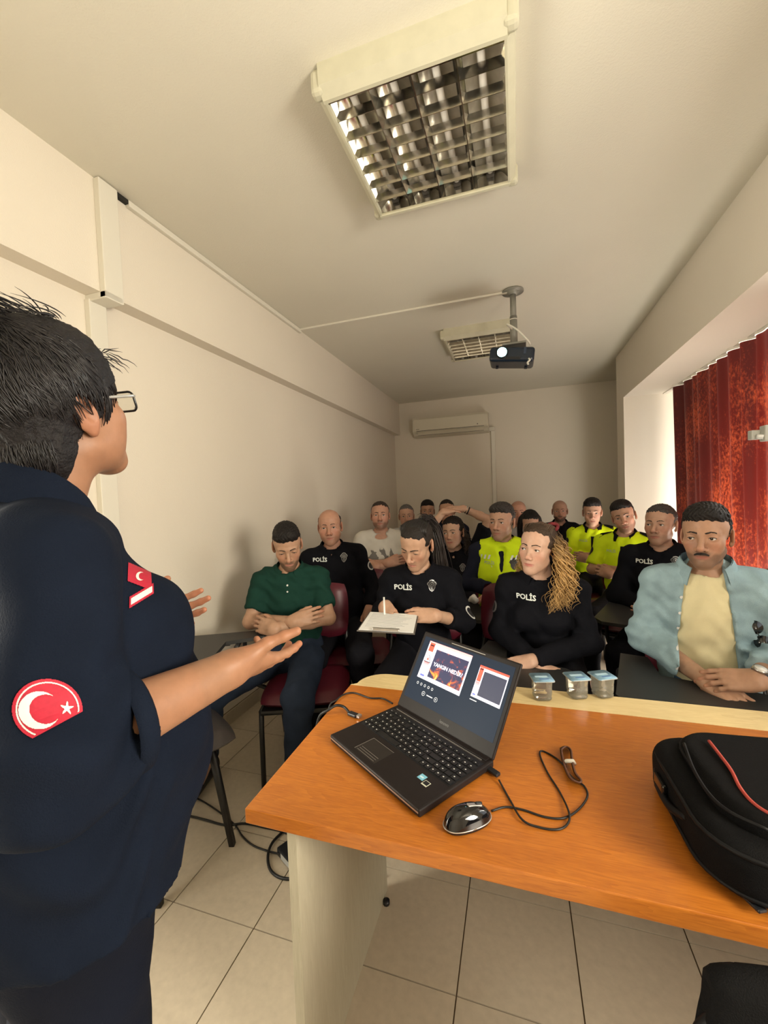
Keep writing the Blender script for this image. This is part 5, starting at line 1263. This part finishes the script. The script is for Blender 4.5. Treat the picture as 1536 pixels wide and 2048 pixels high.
hivis_officer('officer in a bright yellow short sleeved shirt tilting his head', (.765, 3.50, 1.195), D2(-24), dict(pose='crossed', lean=(-.02, .02), hy=D2(8), hr=D2(-14), hp=D2(3), hres=.0032, res=.0125, skin=(.50, .29, .20), face=dict(stub=.35), hair=dict(thick=.008, top=.003, col=DK), tops=[polo(HIVIS, .85, collar=BK)]), 'maroon tablet chair under the officer tilting his head', 0)
# second row right: older policeman
r, J, Mh, T, B = make_person('older policeman with grey temples in a black polo behind the denim shirt man', (.815, 2.84, 1.185), D2(-22), dict(
    pose='crossed', lean=(0, .03), hy=D2(-12), hp=D2(-2), hres=.003, res=.0115, skin=(.47, .27, .185), gaze=(-.25, 0), face=dict(stub=.2, nose=1.12), hair=dict(thick=.007, line=.014, col=(.025, .020, .018), grey=.8), w=1.06,
    arm=dict(El=[(-.24, -.05, -.29), (.24, -.05, -.29)], Wr=[(.02, -.22, -.32), (-.03, -.25, -.34)]), tops=[polo(BK, 1.93)]))
police(r, J, T['shirt'], .034, -.080, .075, -.060, m=M_REFL)
chair_for(r, 'maroon tablet chair under the older policeman', dict(ang=.0, z=.69))
# front row right: denim shirt man
r, J, Mh, T, B = make_person('man with a moustache in an open denim shirt over a cream T-shirt', (.705, 1.92, 1.215), D2(-14), dict(
    pose='lap', lean=(0, .02), hy=D2(-15), hp=D2(3), hres=.0024, res=.0105, skin=(.42, .24, .155), gaze=(-.25, 0), face=dict(stub=.5, mous=.6, nose=1.1, jaw=1.0), hair=dict(thick=.008, top=.004, col=DK, h=.003), moustache=True, w=1.0, ankles=[(-.15, -.18, .09), (.15, -.18, .09)], trousers=BLUEJ, handres=.0028, browt=1.15,
    arm=dict(El=[(-.215, -.01, -.275), (.225, -.01, -.275)], Wr=[(-.02, -.25, -.34), (.10, -.27, -.30)], Hd=[(.75, -.55, -.25), (-.93, -.1, -.10)], Hn=[(.1, -.4, .8), (.05, -.55, .8)], curl=(.30, .35, .4, .45)),
    tops=[dict(name='tshirt', m=CREAM, sleeve=(0, 0), off=.001, wr=.005, wf=1.1, res=.009), dict(name='denim_shirt', m=DENIM, sleeve=(1.88, 1.72), off=.015, neck='none', open=(.050, .115), wr=.0055, wf=1.5, loose=.008, collar=DENIM, ck=dict(r=.076, open_=.62, width=.062, drop=.030, height=.085), hem=.50)]))
wrist_band(r, J, 1, M_BLK, .93, .033, .010, mat('watch_dial', (.62, .62, .60), .3), (-.1, -.7, .7), 'watch', .021)
for k in range(6): 
    v, f = disc(.006, 10); decal(T['denim_shirt'], v, f, (J['N'][0]-.085-.006*k, -.4, J['N'][2]-.08-.06*k), (1, 0, 0), (0, 0, 1), (0, 1, 0), 'button', M_BTN, r, .004)
sg = MB()
for q in (-1, 1):
    sg.lathe([(.0, 0), (.024, .0005), (.026, .003), (.0, .0045)], 18, (q*.029, 0, 0)); sg.tube([(q*.054, 0, .002), (q*.058, .004, -.03), (q*.05, .01, -.10)], .0022, 6)
sg.tube([(-.008, 0, .002), (.008, 0, .002)], .002, 6)
q_ = project(T['denim_shirt'], [(J['N'][0]+.145, -.4, J['N'][2]-.20)], (0, 1, 0), .012)[0]
sg.build('sunglasses', M_GLOSS, r, Matrix.Translation(q_)@Matrix.Rotation(PI/2, 4, 'X')@Matrix.Rotation(-1.15, 4, 'Z'))
chair_for(r, 'maroon tablet chair under the man in the denim shirt', dict(ang=.0, z=.685, x=-.30, size=(.40, .46)), dy=.03)
DEN = (r, J)
def kill(o):
    for c in [x for x in bpy.data.objects if x.parent == o]: kill(c)
    bpy.data.objects.remove(o)
kill(CH0)
# ================================================================ the presenter (stands facing the audience, back three quarters to the camera)
NAVYS = mat('fabric_navy_uniform', (.0055, .0090, .019), .9, spec=.12, noise=.15, nscale=12, bump=.3, bscale=420)
SK = (.32, .160, .092)
pc = at_d(106, 828, .70); PR = thing('person', 'woman in a dark navy uniform shirt talking with open hands beside the desk', 'person', (pc.x, pc.y, 0), D2(158))
PM = PR.matrix_basis.copy(); PMi = PM.inverted()
J = dict(H=np.array([0, 0, pc.z]), N=np.array([0, .035, pc.z-.165]), Sh=[np.array([-.165, .045, 1.335]), np.array([.175, .02, 1.345])], El=[np.array([-.238, .065, 1.118]), np.array([.27, .03, 1.12])], Wr=[np.array([-.208, -.182, 1.128]), np.array([.165, -.150, 1.150])])
Mh = Matrix.Translation(Vector(J['H']))@Matrix.Rotation(D2(27), 4, 'Z')@Matrix.Rotation(D2(-19), 4, 'X')@Matrix.Scale(1.05, 4)
nb = Mh.inverted()@Vector(J['N']+np.array([0, 0, -.02])); parts = []
V, Q, C = head_parts(h=.0025, skin=SK, fem=True, fat=.006, neckr=.056, neck_to=tuple(nb), lips=.6, jaw=1.05); parts.append((xform(V, Mh), Q, C))
S = SDF((-.36, -.30, .02), (.36, .30, 1.55), .014)      # trunk and legs under the clothes
S.econ((0, .02, .90), (0, .0, 1.10), (.17, .15), (.15, .16), .06); S.econ((0, 0, 1.10), (0, .02, 1.33), (.15, .15), (.14, .09), .06); S.cone((-.135, .04, 1.335), (.145, .015, 1.345), .040, .040, .05); S.cone((0, .03, 1.36), (0, .03, 1.48), .056, .05, .03)
for q in (-1, 1): S.cone((q*.09, .02, .90), (q*.10, .02, .48), .092, .058, .04); S.cone((q*.10, .02, .48), (q*.10, .03, .09), .056, .036, .03); S.cone((q*.10, .03, .06), (q*.11, -.12, .04), .034, .026, .02)
V, Q = S.mesh(); parts.append((V, Q, np.tile(SK, (len(V), 1))))
for i in (0, 1):
    a, b, c = J['Sh'][i], J['El'][i], J['Wr'][i]; A = SDF(np.minimum(np.minimum(a, b), c)-.1, np.maximum(np.maximum(a, b), c)+.1, .006)
    A.cone(a, b, .046, .043, .01); A.cone(b, b+(c-b)*.30, .043, .046, .01); A.cone(b+(c-b)*.30, c, .046, .0315, .01)
    V, Q = A.mesh(); parts.append((V, Q, np.tile(SK, (len(V), 1))))
Fm = frame_m(J['Wr'][0], (.26, -.90, -.30), (-.48, -.15, -.85)); V, Q, C = hand_parts('R', fore=(Fm.to_3x3().inverted()@Vector(J['El'][0]-J['Wr'][0]), .0368, .0310), curl=(.16, .26, .75, .95), thumb=-.05, spread=.16, h=.0022, skin=SK, tout=.92); parts.append((xform(V*1.02, Fm), Q, C))
Fm = frame_m(J['Wr'][1], (-.45, -.88, .10), (.75, -.25, -.55)); V, Q, C = hand_parts('L', fore=(Fm.to_3x3().inverted()@Vector(J['El'][1]-J['Wr'][1]), .0368, .0310), curl=(.15, .2, .25, .3), thumb=.1, spread=.10, h=.0028, skin=SK, tout=.75); parts.append((xform(V, Fm), Q, C))
joined('body', parts, M_SKIN, PR)
for q in (-1, 1):
    eye_obj(PR, Mh, q, (0, 0)); lash(q, .0052).build('eyelashes', M_BROW, PR, Mh); eyebrow(q).build('eyebrow', M_BROW, PR, Mh)
# trousers and shoes
S = SDF((-.26, -.24, .03), (.26, .28, 1.06), .010)
S.econ((0, .03, .84), (0, .03, .98), (.178, .140), (.165, .14), .05)
for q in (-1, 1): S.cone((q*.095, .03, .84), (q*.105, .03, .48), .104, .078, .05); S.cone((q*.105, .03, .48), (q*.105, .04, .06), .080, .072, .03, flat=True)
S.disp(wrinkle(.005, .7, 2)); sdf_obj(S, 'trousers', mat('fabric_navy_trouser', (.006, .008, .016), .85, spec=.12, noise=.15, nscale=10, bump=.25, bscale=400), PR)
for q in (-1, 1):
    S = SDF((q*.105-.09, -.22, -.02), (q*.105+.09, .16, .12), .008); S.cone((q*.105, .07, .045), (q*.12, -.13, .036), .045, .038, .03); S.cut((0, 0, .001), (0, 0, -1)); sdf_obj(S, 'shoe', M_SHOE, PR)
# uniform shirt worn loose, sleeves rolled to the elbow
S = SDF((-.42, -.36, .72), (.40, .32, 1.56), .0075)
S.econ((0, .035, .76), (0, .02, .98), (.225, .180), (.212, .190), .06)
S.econ((0, .02, .98), (0, .005, 1.14), (.212, .190), (.195, .180), .06)
S.econ((0, .005, 1.14), (0, .025, 1.33), (.190, .165), (.160, .105), .06)
S.ell((-.0, -.055, 1.00), (.175, .165, .18), .06)
for q in (-1, 1): S.ell((q*.075, -.095, 1.215), (.078, .075, .075), .06)
S.cone((-.135, .04, 1.342), (.145, .015, 1.350), .062, .062, .05)
for q in (0, 1): S.cone(J['N']+np.array([0, .012, .0]), J['Sh'][q]*.7+J['N']*.3+np.array([0, .01, .012]), .052, .054, .04)
for i in (0, 1):
    a, b, c = J['Sh'][i], J['El'][i], J['Wr'][i]
    S.ell(a, (.066, .068, .066), .05); S.cone(a, b+np.array([0, .006, -.006]), .067, .074, .035); S.ell(b+np.array([0, .012, -.018]), (.064, .070, .064), .03)
    S.cone(b, b+(c-b)*.30, .074, .064, .03, flat=True)
def pw(x, y, z):
    d = .0050*np.sin(22*z+14*x+3*np.sin(9*y+2))*np.sin(15*y+9*z)+.0026*np.sin(50*z-30*y+4*np.sin(20*x))
    sl = smooth01((-.19-x)/.05)                         # deeper folds on the rolled sleeve
    return d+sl*.009*np.sin(55*z+45*y+3*np.sin(25*y+1))*smooth01((1.24-z)/.08)+.004*np.exp(-((z-1.27-.25*(x+.2))/.05)**2)*np.sin(70*(y+.4*z))*sl
S.disp(pw)
S.cone(J['N']+np.array([0, .0, -.01]), J['N']+np.array([0, -.02, .25]), .064, .09, .008, 'sub'); S.cone(J['N']+np.array([0, -.10, -.02]), J['N']+np.array([0, -.16, -.11]), .034, .004, .006, 'sub')
S.cut((0, 0, .785), (-.10, .12, -1))
shirt = sdf_obj(S, 'uniform_shirt', NAVYS, PR)
for i in (0, 1):                                        # turned-up cuffs
    b, c = Vector(J['El'][i]), Vector(J['Wr'][i]); d = c-b
    MB().tube([b+d*.235, b+d*.25, b+d*.325, b+d*.345, b+d*.345], [.072, .077, .075, .069, .038], 32, caps=False).build('cuff', NAVYS, PR)
o = collar(PR, J, NAVYS, r=.070, drop=.040, open_=.42, width=.062, height=.085, thick=.006)
# round flag patch on the sleeve and small chest flag, laid onto the cloth
M_FLAG = mat('flag_red', (.42, .012, .035), .7, noise=.1, nscale=200); M_FLAGW = mat('flag_white', (.72, .70, .64), .7)
PRi = PMi.to_3x3()
def cam_decal(px, py, dep, polys, name, m, off, parent=PR):
    d = PRi@ray_px(px, py).normalized(); c = PMi@at_d(px, py, dep); ud = (PRi@CR); vd = (PRi@CU); vs, fs = polys
    return decal(shirt, vs, fs, c, ud, vd, d, name, m, parent, off)
def cutpoly(fn, r, n=36, cells=26):
    """fills the region fn(x,y)>0 with a fine grid of quads"""
    vs, fs, idx = [], [], {}
    step = 2*r/cells
    def vid(i, j):
        if (i, j) not in idx: idx[(i, j)] = len(vs); vs.append((-r+i*step, -r+j*step))
        return idx[(i, j)]
    for i in range(cells):
        for j in range(cells):
            if fn(-r+(i+.5)*step, -r+(j+.5)*step): fs.append((vid(i, j), vid(i+1, j), vid(i+1, j+1), vid(i, j+1)))
    return vs, fs
PRD = .0375
fold = lambda x, y: (y > -.023+.50*x) if True else True     # lower rim tucked under a fold of the sleeve
el = lambda x, y, k: (x/1.0)**2+(y/.86)**2 < (PRD*k)**2
star = lambda x, y, cx, cy, r: (lambda a, q: q < r*.42/max(.3, math.cos(((a+PI/10) % (2*PI/5))-PI/5))*1.0 if False else q < r*(.40+.60*max(0, 1-abs(((a/(2*PI/5)+.5) % 1)-.5)*2*1.55)))(math.atan2(y-cy, x-cx)-.25, math.hypot(x-cx, y-cy))
P1 = (97, 1418, .50)
k1 = cam_decal(*P1, cutpoly(lambda x, y: el(x, y, 1.08) and fold(x, y), PRD*1.1, cells=120), 'flag_patch', M_FLAG, .0030)
cam_decal(*P1, cutpoly(lambda x, y: el(x, y, .97) and not el(x, y, .92) and fold(x, y-.002), PRD*1.1, cells=150), 'flag_ring', M_FLAGW, .0040, k1)
cam_decal(*P1, cutpoly(lambda x, y: ((x+.010)**2+((y+.001)/.9)**2 < .0235**2) and not ((x+.003)**2+((y+.000)/.9)**2 < .0185**2) and fold(x, y), PRD, cells=120), 'flag_crescent', M_FLAGW, .0040, k1)
cam_decal(*P1, cutpoly(lambda x, y: star(x, y, .0215, .001, .0085), PRD, cells=150), 'flag_star', M_FLAGW, .0040, k1)
k2 = cam_decal(280, 1152, .72, cutpoly(lambda x, y: abs(x) < .020 and abs(y+.4*x) < .016, .03, cells=60), 'chest_flag', M_FLAG, .003)
cam_decal(281, 1152, .72, cutpoly(lambda x, y: (x*x+y*y < .0075**2) and not ((x-.003)**2+y*y < .006**2), .01, cells=50), 'flag_crescent', M_FLAGW, .004, k2)
k2 = cam_decal(284, 1190, .72, cutpoly(lambda x, y: abs(x) < .020 and abs(y-.6*x) < .009, .03, cells=70), 'name_strip', M_FLAG, .003)
cam_decal(284, 1190, .72, cutpoly(lambda x, y: abs(x) < .017 and abs(y-.6*x) < .005, .03, cells=80), 'name_strip_core', M_FLAGW, .004, k2)
# glasses
gl = bpy.data.objects.new('glasses', None); bpy.data.objects.remove(gl)
M_GLF = mat('spectacle_black', (.010, .010, .012), .25); M_GLT = mat('spectacle_temple', (.62, .62, .60), .25, metal=.6); M_LENSG = thin_glass('spectacle_lens', (.95, .95, .93), .08)
fr = MB()
for q in (-1, 1):
    rim = [(q*.034+x, -.112+.10*abs(x+q*.034-0)**1.0*.25, z+.002) for x, z in rounded(.052, .034, .009, 4)]; fr.tube(rim+[rim[0]], .0021, 6)
fr.tube([(-.008, -.112, .008), (0, -.114, .010), (.008, -.112, .008)], .002, 6)
gf = fr.build('glasses', M_GLF, PR, Mh)
for q in (-1, 1):
    MB().tube(spline([(q*.062, -.108, .010), (q*.076, -.09, .012), (q*.0805, -.03, .016), (q*.0795, -.008, .022), (q*.0775, .012, .030)], 4), .0026, 6).build('temple_arm', M_GLT, gf, Mh)
    MB().prism([(x+q*.034, z+.002) for x, z in rounded(.050, .032, .009, 4)], 'y', -.1085, -.1075).build('lens', M_LENSG, gf, Mh)
# hair: a soft cap and several hundred combed strands
V, Q, C = hair_short(h=.003, thick=.024, top=.010, side=.018, line=-.032, col=(.010, .0085, .0095), slope=(.50, .86), messy=.6, nape=.06)
o = link_mesh('hair', xform(V, Mh), Q, M_HAIR, PR, True); set_col(o, C)
rg = np.random.default_rng(11); L_ = []
ce = np.array([0, .012, .040]); rr_ = np.array([.092, .117, .106])
for k in range(3600):
    u = rg.normal(0, 1, 3); u /= np.linalg.norm(u)
    if u[2] < -.80: continue
    p = ce+u*rr_
    if p[1] < -.045 and p[2] < .062: continue           # face stays free
    if abs(p[0]) > .055 and -.022 < p[1] < .042 and p[2] < .030: continue   # ears stay free
    crown = np.array([0.01, .045, .145]); d = p-crown; d = d-u*(d@u); d /= np.linalg.norm(d)+1e-6; d = d+rg.normal(0, .25, 3)
    if p[1] < 0 and p[2] > .05: d = d+np.array([.35, -.5, 0])
    q = p.copy(); pts = []; ln = rg.uniform(.035, .075); lift = rg.uniform(-.1, .22)
    for s_ in range(8):
        pts.append(q.copy()); q = q+d*ln/8; v = (q-ce)/rr_; nrm = np.linalg.norm(v); tgt = 1.0+.02*lift*s_
        q = ce+v/nrm*rr_*tgt if nrm < 1.3 else q; 
        if q[2] < -.115: break
    if len(pts) > 3: L_.append(np.array(pts))
for k in range(130):                                     # loose tufts standing up at the back of the crown
    b0 = np.array([rg.uniform(-.045, .045), rg.uniform(-.06, .05), .146+rg.uniform(-.012, .002)]); dr = np.array([rg.normal(.0, .45), rg.uniform(.2, 1.0), rg.uniform(.15, .75)]); dr /= np.linalg.norm(dr); ln = rg.uniform(.03, .065); cv = rg.normal(0, .25, 3)+np.array([0, .9, -.5])
    L_.append(np.array([b0+dr*ln*t+cv*.03*t*t for t in np.linspace(0, 1, 8)]))
for k in range(60):                                     # wispy fringe and nape
    if k % 2: b0 = np.array([rg.uniform(-.07, .03), -.085, .085]); dr = np.array([rg.normal(-.1, .3), -.6, rg.uniform(-.5, .4)])
    else: b0 = np.array([rg.uniform(-.06, .06), .095, -.075]); dr = np.array([rg.normal(0, .3), .25, -1])
    dr /= np.linalg.norm(dr); L_.append(np.array([b0+dr*.04*t+np.array([0, 0, -.012])*t*t+rg.normal(0, .001, 3) for t in np.linspace(0, 1, 7)]))
for k in range(700):                                    # nape hair
    a = rg.uniform(-1.25, 1.25); z0 = rg.uniform(-.055, .03); pts = []
    for t in np.linspace(0, 1, 7):
        z = z0-.055*t; w_ = max(.05, 1-((z+.050)/.066)**2)**.5 if abs(z+.05) < .066 else .22
        pts.append(np.array([math.sin(a+.12*t)*.0735*max(w_, .55), .058+math.cos(a)*.056*max(w_, .55)+.002, z])+rg.normal(0, .0008, 3))
    L_.append(np.array(pts))
V, F, C = strand_mesh(L_, .0011, 3, lambda li, t: (.012, .010, .011)); o = link_mesh('hair_strands', xform(V, Mh), F, M_STRAND, PR, True); set_col(o, C)

# ================================================================ laptop bag on the desk
M_BAG = mat('fabric_bag_black', (.0045, .0045, .005), .8, spec=.12, noise=.15, nscale=40, bump=.4, bscale=600); M_PIPE = mat('bag_piping', (.007, .007, .008), .5, spec=.2); M_REDP = mat('bag_red_piping', (.40, .055, .04), .5)
bag = thing('laptop_bag', 'black fabric laptop bag with a thin red piping on the desk', 'bag', (.53, .955, ZD), D2(2))
def slab(S, c, half, r, k=.02):
    c = np.array(c); half = np.array(half)
    def fn(x, y, z):
        qx = np.abs(x-c[0])-half[0]+r[0]; qy = np.abs(y-c[1])-half[1]+r[0]
        d2 = np.sqrt(np.maximum(qx, 0)**2+np.maximum(qy, 0)**2)+np.minimum(np.maximum(qx, qy), 0)-r[0]
        wz = np.abs(z-c[2])-half[2]
        a = np.maximum(d2+r[1], 0); b_ = np.maximum(wz+r[1], 0); return np.sqrt(a*a+b_*b_)-r[1]+np.minimum(np.maximum(d2+r[1], wz+r[1]), 0)
    S.put(fn, c-half, c+half, k, 'add')
S = SDF((-.30, -.24, -.01), (.30, .24, .17), .006); slab(S, (0, 0, .050), (.245, .180, .049), (.095, .030)); S.disp(lambda x, y, z: .003*np.sin(9*x+7*y)*np.sin(11*y)+.0015*np.sin(40*x+20*z)); sdf_obj(S, 'body', M_BAG, bag)
S = SDF((-.28, -.22, .06), (.28, .22, .17), .006); slab(S, (.015, .012, .095), (.215, .150, .030), (.085, .020)); S.disp(lambda x, y, z: .003*np.sin(12*x+3)*np.sin(14*y)); sdf_obj(S, 'front_pocket', M_BAG, bag)
def ring_on(w_, h_, r, z, rad, name, m, cx=0, cy=0):
    pts = [(x+cx, y+cy, z) for x, y in rounded(w_, h_, r, 7)]; return MB().tube(pts+[pts[0]], rad, 6).build(name, m, bag)
ring_on(.484, .354, .095, .084, .004, 'piping', M_PIPE); ring_on(.488, .358, .095, .020, .004, 'piping', M_PIPE); ring_on(.425, .295, .085, .108, .0035, 'zipper', M_PIPE, .015, .012)
def top_pt(px, py): return bag.matrix_basis.inverted()@at_z(px, py, ZD+.128)
MB().tube(spline([top_pt(1418, 1482), top_pt(1436, 1505), top_pt(1462, 1540), top_pt(1480, 1575), top_pt(1505, 1605), top_pt(1540, 1628), top_pt(1580, 1640)], 6), .0032, 8).build('red_piping', M_REDP, bag)
MB().tube(spline([top_pt(1368, 1487), top_pt(1388, 1540), top_pt(1420, 1590), top_pt(1462, 1625), top_pt(1536, 1660)], 6), .003, 6).build('pocket_seam', M_PIPE, bag)
MB().tube(spline([(-.238, .10, .06), (-.252, .06, .045), (-.254, -.01, .045), (-.240, -.06, .06)], 5), .007, 8).build('side_loop', M_PIPE, bag)
MB().box((-.252, .04, .05), (.012, .05, .035), bevel=.004).build('strap_buckle', M_GLOSS, bag)
z_ = bag.matrix_basis.inverted()@at_z(1508, 1806, ZD+.012)
MB().box(z_, (.016, .030, .006), rz=.4, bevel=.002).build('zipper_pull', M_BLK, bag)
# ================================================================ black chair at the lower right, an empty chair by the wall
bc = thing('desk_chair', 'black fabric chair standing in front of the desk at the lower right', 'chair', (.40, .50, 0), D2(4))
S = SDF((-.30, -.12, .36), (.30, .18, .90), .008)
S.econ((0, .065, .52), (0, .10, .795), (.215, .035), (.165, .028), .03); S.disp(lambda x, y, z: -.9*np.maximum(0, np.abs(x)-.0)**2*.55*np.ones_like(z)*0+.012*np.cos(9*x)-.012)
sdf_obj(S, 'backrest', M_BAG, bc)
pts = [(.222*math.cos(a), .075+.028*(max(0, math.sin(a))), .65+.185*math.sin(a) if math.sin(a) > 0 else .65+.13*math.sin(a)) for a in [2*PI*k/36 for k in range(37)]]
MB().tube(pts, .009, 8).build('edge_piping', M_PIPE, bc)
cushion(MB(), (0, -.17, .44), (.46, .44, .09)).build('seat', M_BAG, bc)
for s in (-1, 1):
    MB().tube([(s*.20, -.36, 0), (s*.19, -.30, .40)], .013, 10).build('front_leg', M_FRAME, bc); MB().tube(spline([(s*.20, .12, 0), (s*.19, .04, .40), (s*.18, .06, .60)], 4), .013, 10).build('rear_leg', M_FRAME, bc)
    MB().tube([(s*.19, -.30, .395), (s*.19, .04, .395)], .013, 10).build('side_rail', M_FRAME, bc)
ec = thing('empty_chair', 'empty chair with dark grey seat half hidden behind the presenter', 'chair', (-1.40, 1.30, 0), D2(150))
M_GVIN = mat('grey_vinyl', (.050, .043, .042), .35)
cushion(MB(), (0, 0, .455), (.46, .46, .075)).build('seat', M_GVIN, ec)
eci = ec.matrix_basis.inverted()
for tp_, ft in (((-1.205, 1.335, .42), (-1.156, 1.368, 0)), ((-1.60, 1.15, .42), (-1.66, 1.11, 0)), ((-1.28, 1.13, .42), (-1.24, 1.08, 0)), ((-1.52, 1.47, .42), (-1.57, 1.52, 0))):
    MB().tube([eci@Vector(tp_), eci@Vector(ft)], [.016, .015], 4).build('leg', M_FRAME, ec)
for s in (-1, 1):
    MB().tube([(s*.195, .20, .40), (s*.19, .23, .66), (s*.17, .25, .82)], .012, 8).build('back_post', M_FRAME, ec)
cushion(MB(), (0, .245, .74), (.42, .26, .06), Matrix.Rotation(D2(82), 3, 'X')).build('backrest', M_GVIN, ec)
# ================================================================ cables and power brick on the floor
def fl(x, y, z=.006): return at_z(x, y, z)
ad = thing('power_adapter', 'black power adapter brick lying on the floor beside the desk leg', 'adapter', fl(583, 1722, 0), D2(-28))
MB().box((0, 0, .018), (.13, .055, .034), bevel=.006).build('case', M_BLK, ad); MB().box((.01, -.0275, .017), (.085, .0012, .022)).build('rating_label', mat('adapter_label', (.45, .45, .43), .5), ad)
tag(MB().tube(spline([fl(380, 1590), fl(408, 1604), fl(440, 1625), fl(470, 1650), fl(485, 1672), fl(505, 1690), fl(535, 1702), fl(560, 1708, .02)], 6), .0035).build('floor_cable', M_CAB), 'thin black cable on the floor leading to the power adapter', 'cable')
tag(MB().tube(spline([fl(380, 1632), fl(412, 1640), fl(450, 1650), fl(490, 1647), fl(530, 1655), fl(565, 1663), fl(600, 1680)], 6), .0045).build('mains_cable', M_CAB), 'thick black cable crossing the floor behind the desk corner', 'cable')
tag(MB().tube(spline([fl(565, 1664, .008), fl(545, 1685, .012), fl(536, 1710, .012), fl(540, 1738), fl(560, 1755), fl(592, 1757), fl(640, 1745), fl(660, 1720)], 6), .0055).build('looped_cable', M_CAB), 'thick black cable looping around the power adapter on the floor', 'cable')
# crumpled tissue on a writing board, small things in the rows
ti = thing('tissue', 'crumpled white tissue lying on the writing board of the vest officer', 'tissue', at_d(946, 1198, 2.55)); S = SDF((-.05, -.05, -.035), (.05, .05, .045), .004); S.ell((0, 0, 0), (.026, .024, .024), .01); S.ell((.012, .008, -.012), (.024, .02, .012), .01); S.disp(lambda x, y, z: .005*np.sin(150*x+60*y)*np.sin(130*z+80*y+1)+.004*np.sin(210*y+90*z)); sdf_obj(S, 'crumple', mat('tissue', (.72, .70, .66), .8), ti)
# lamp bracket in front of the curtain at the right edge
bp_ = at_d(1522, 868, 2.0); br = thing('wall_bracket', 'grey metal bracket with a white knob in front of the red curtain', 'bracket', bp_, 0)
M_BRK = mat('bracket_grey', (.42, .42, .38), .5)
MB().box((.03, -.02, 0), (.07, .05, .075), bevel=.004).build('plate', M_BRK, br); MB().box((-.025, 0, -.003), (.045, .03, .045), rz=.2, bevel=.004).build('jaw', M_BRK, br)
MB().cyl((-.025, -.02, -.012), (-.005, -.035, -.018), .011, 14).build('knob', M_WHITE, br)
MB().tube([(.05, 0, 0), (.30, -.3, .02), (XO-bp_.x, 1.35-bp_.y, .03)], .014, 10).build('arm', M_BRK, br)
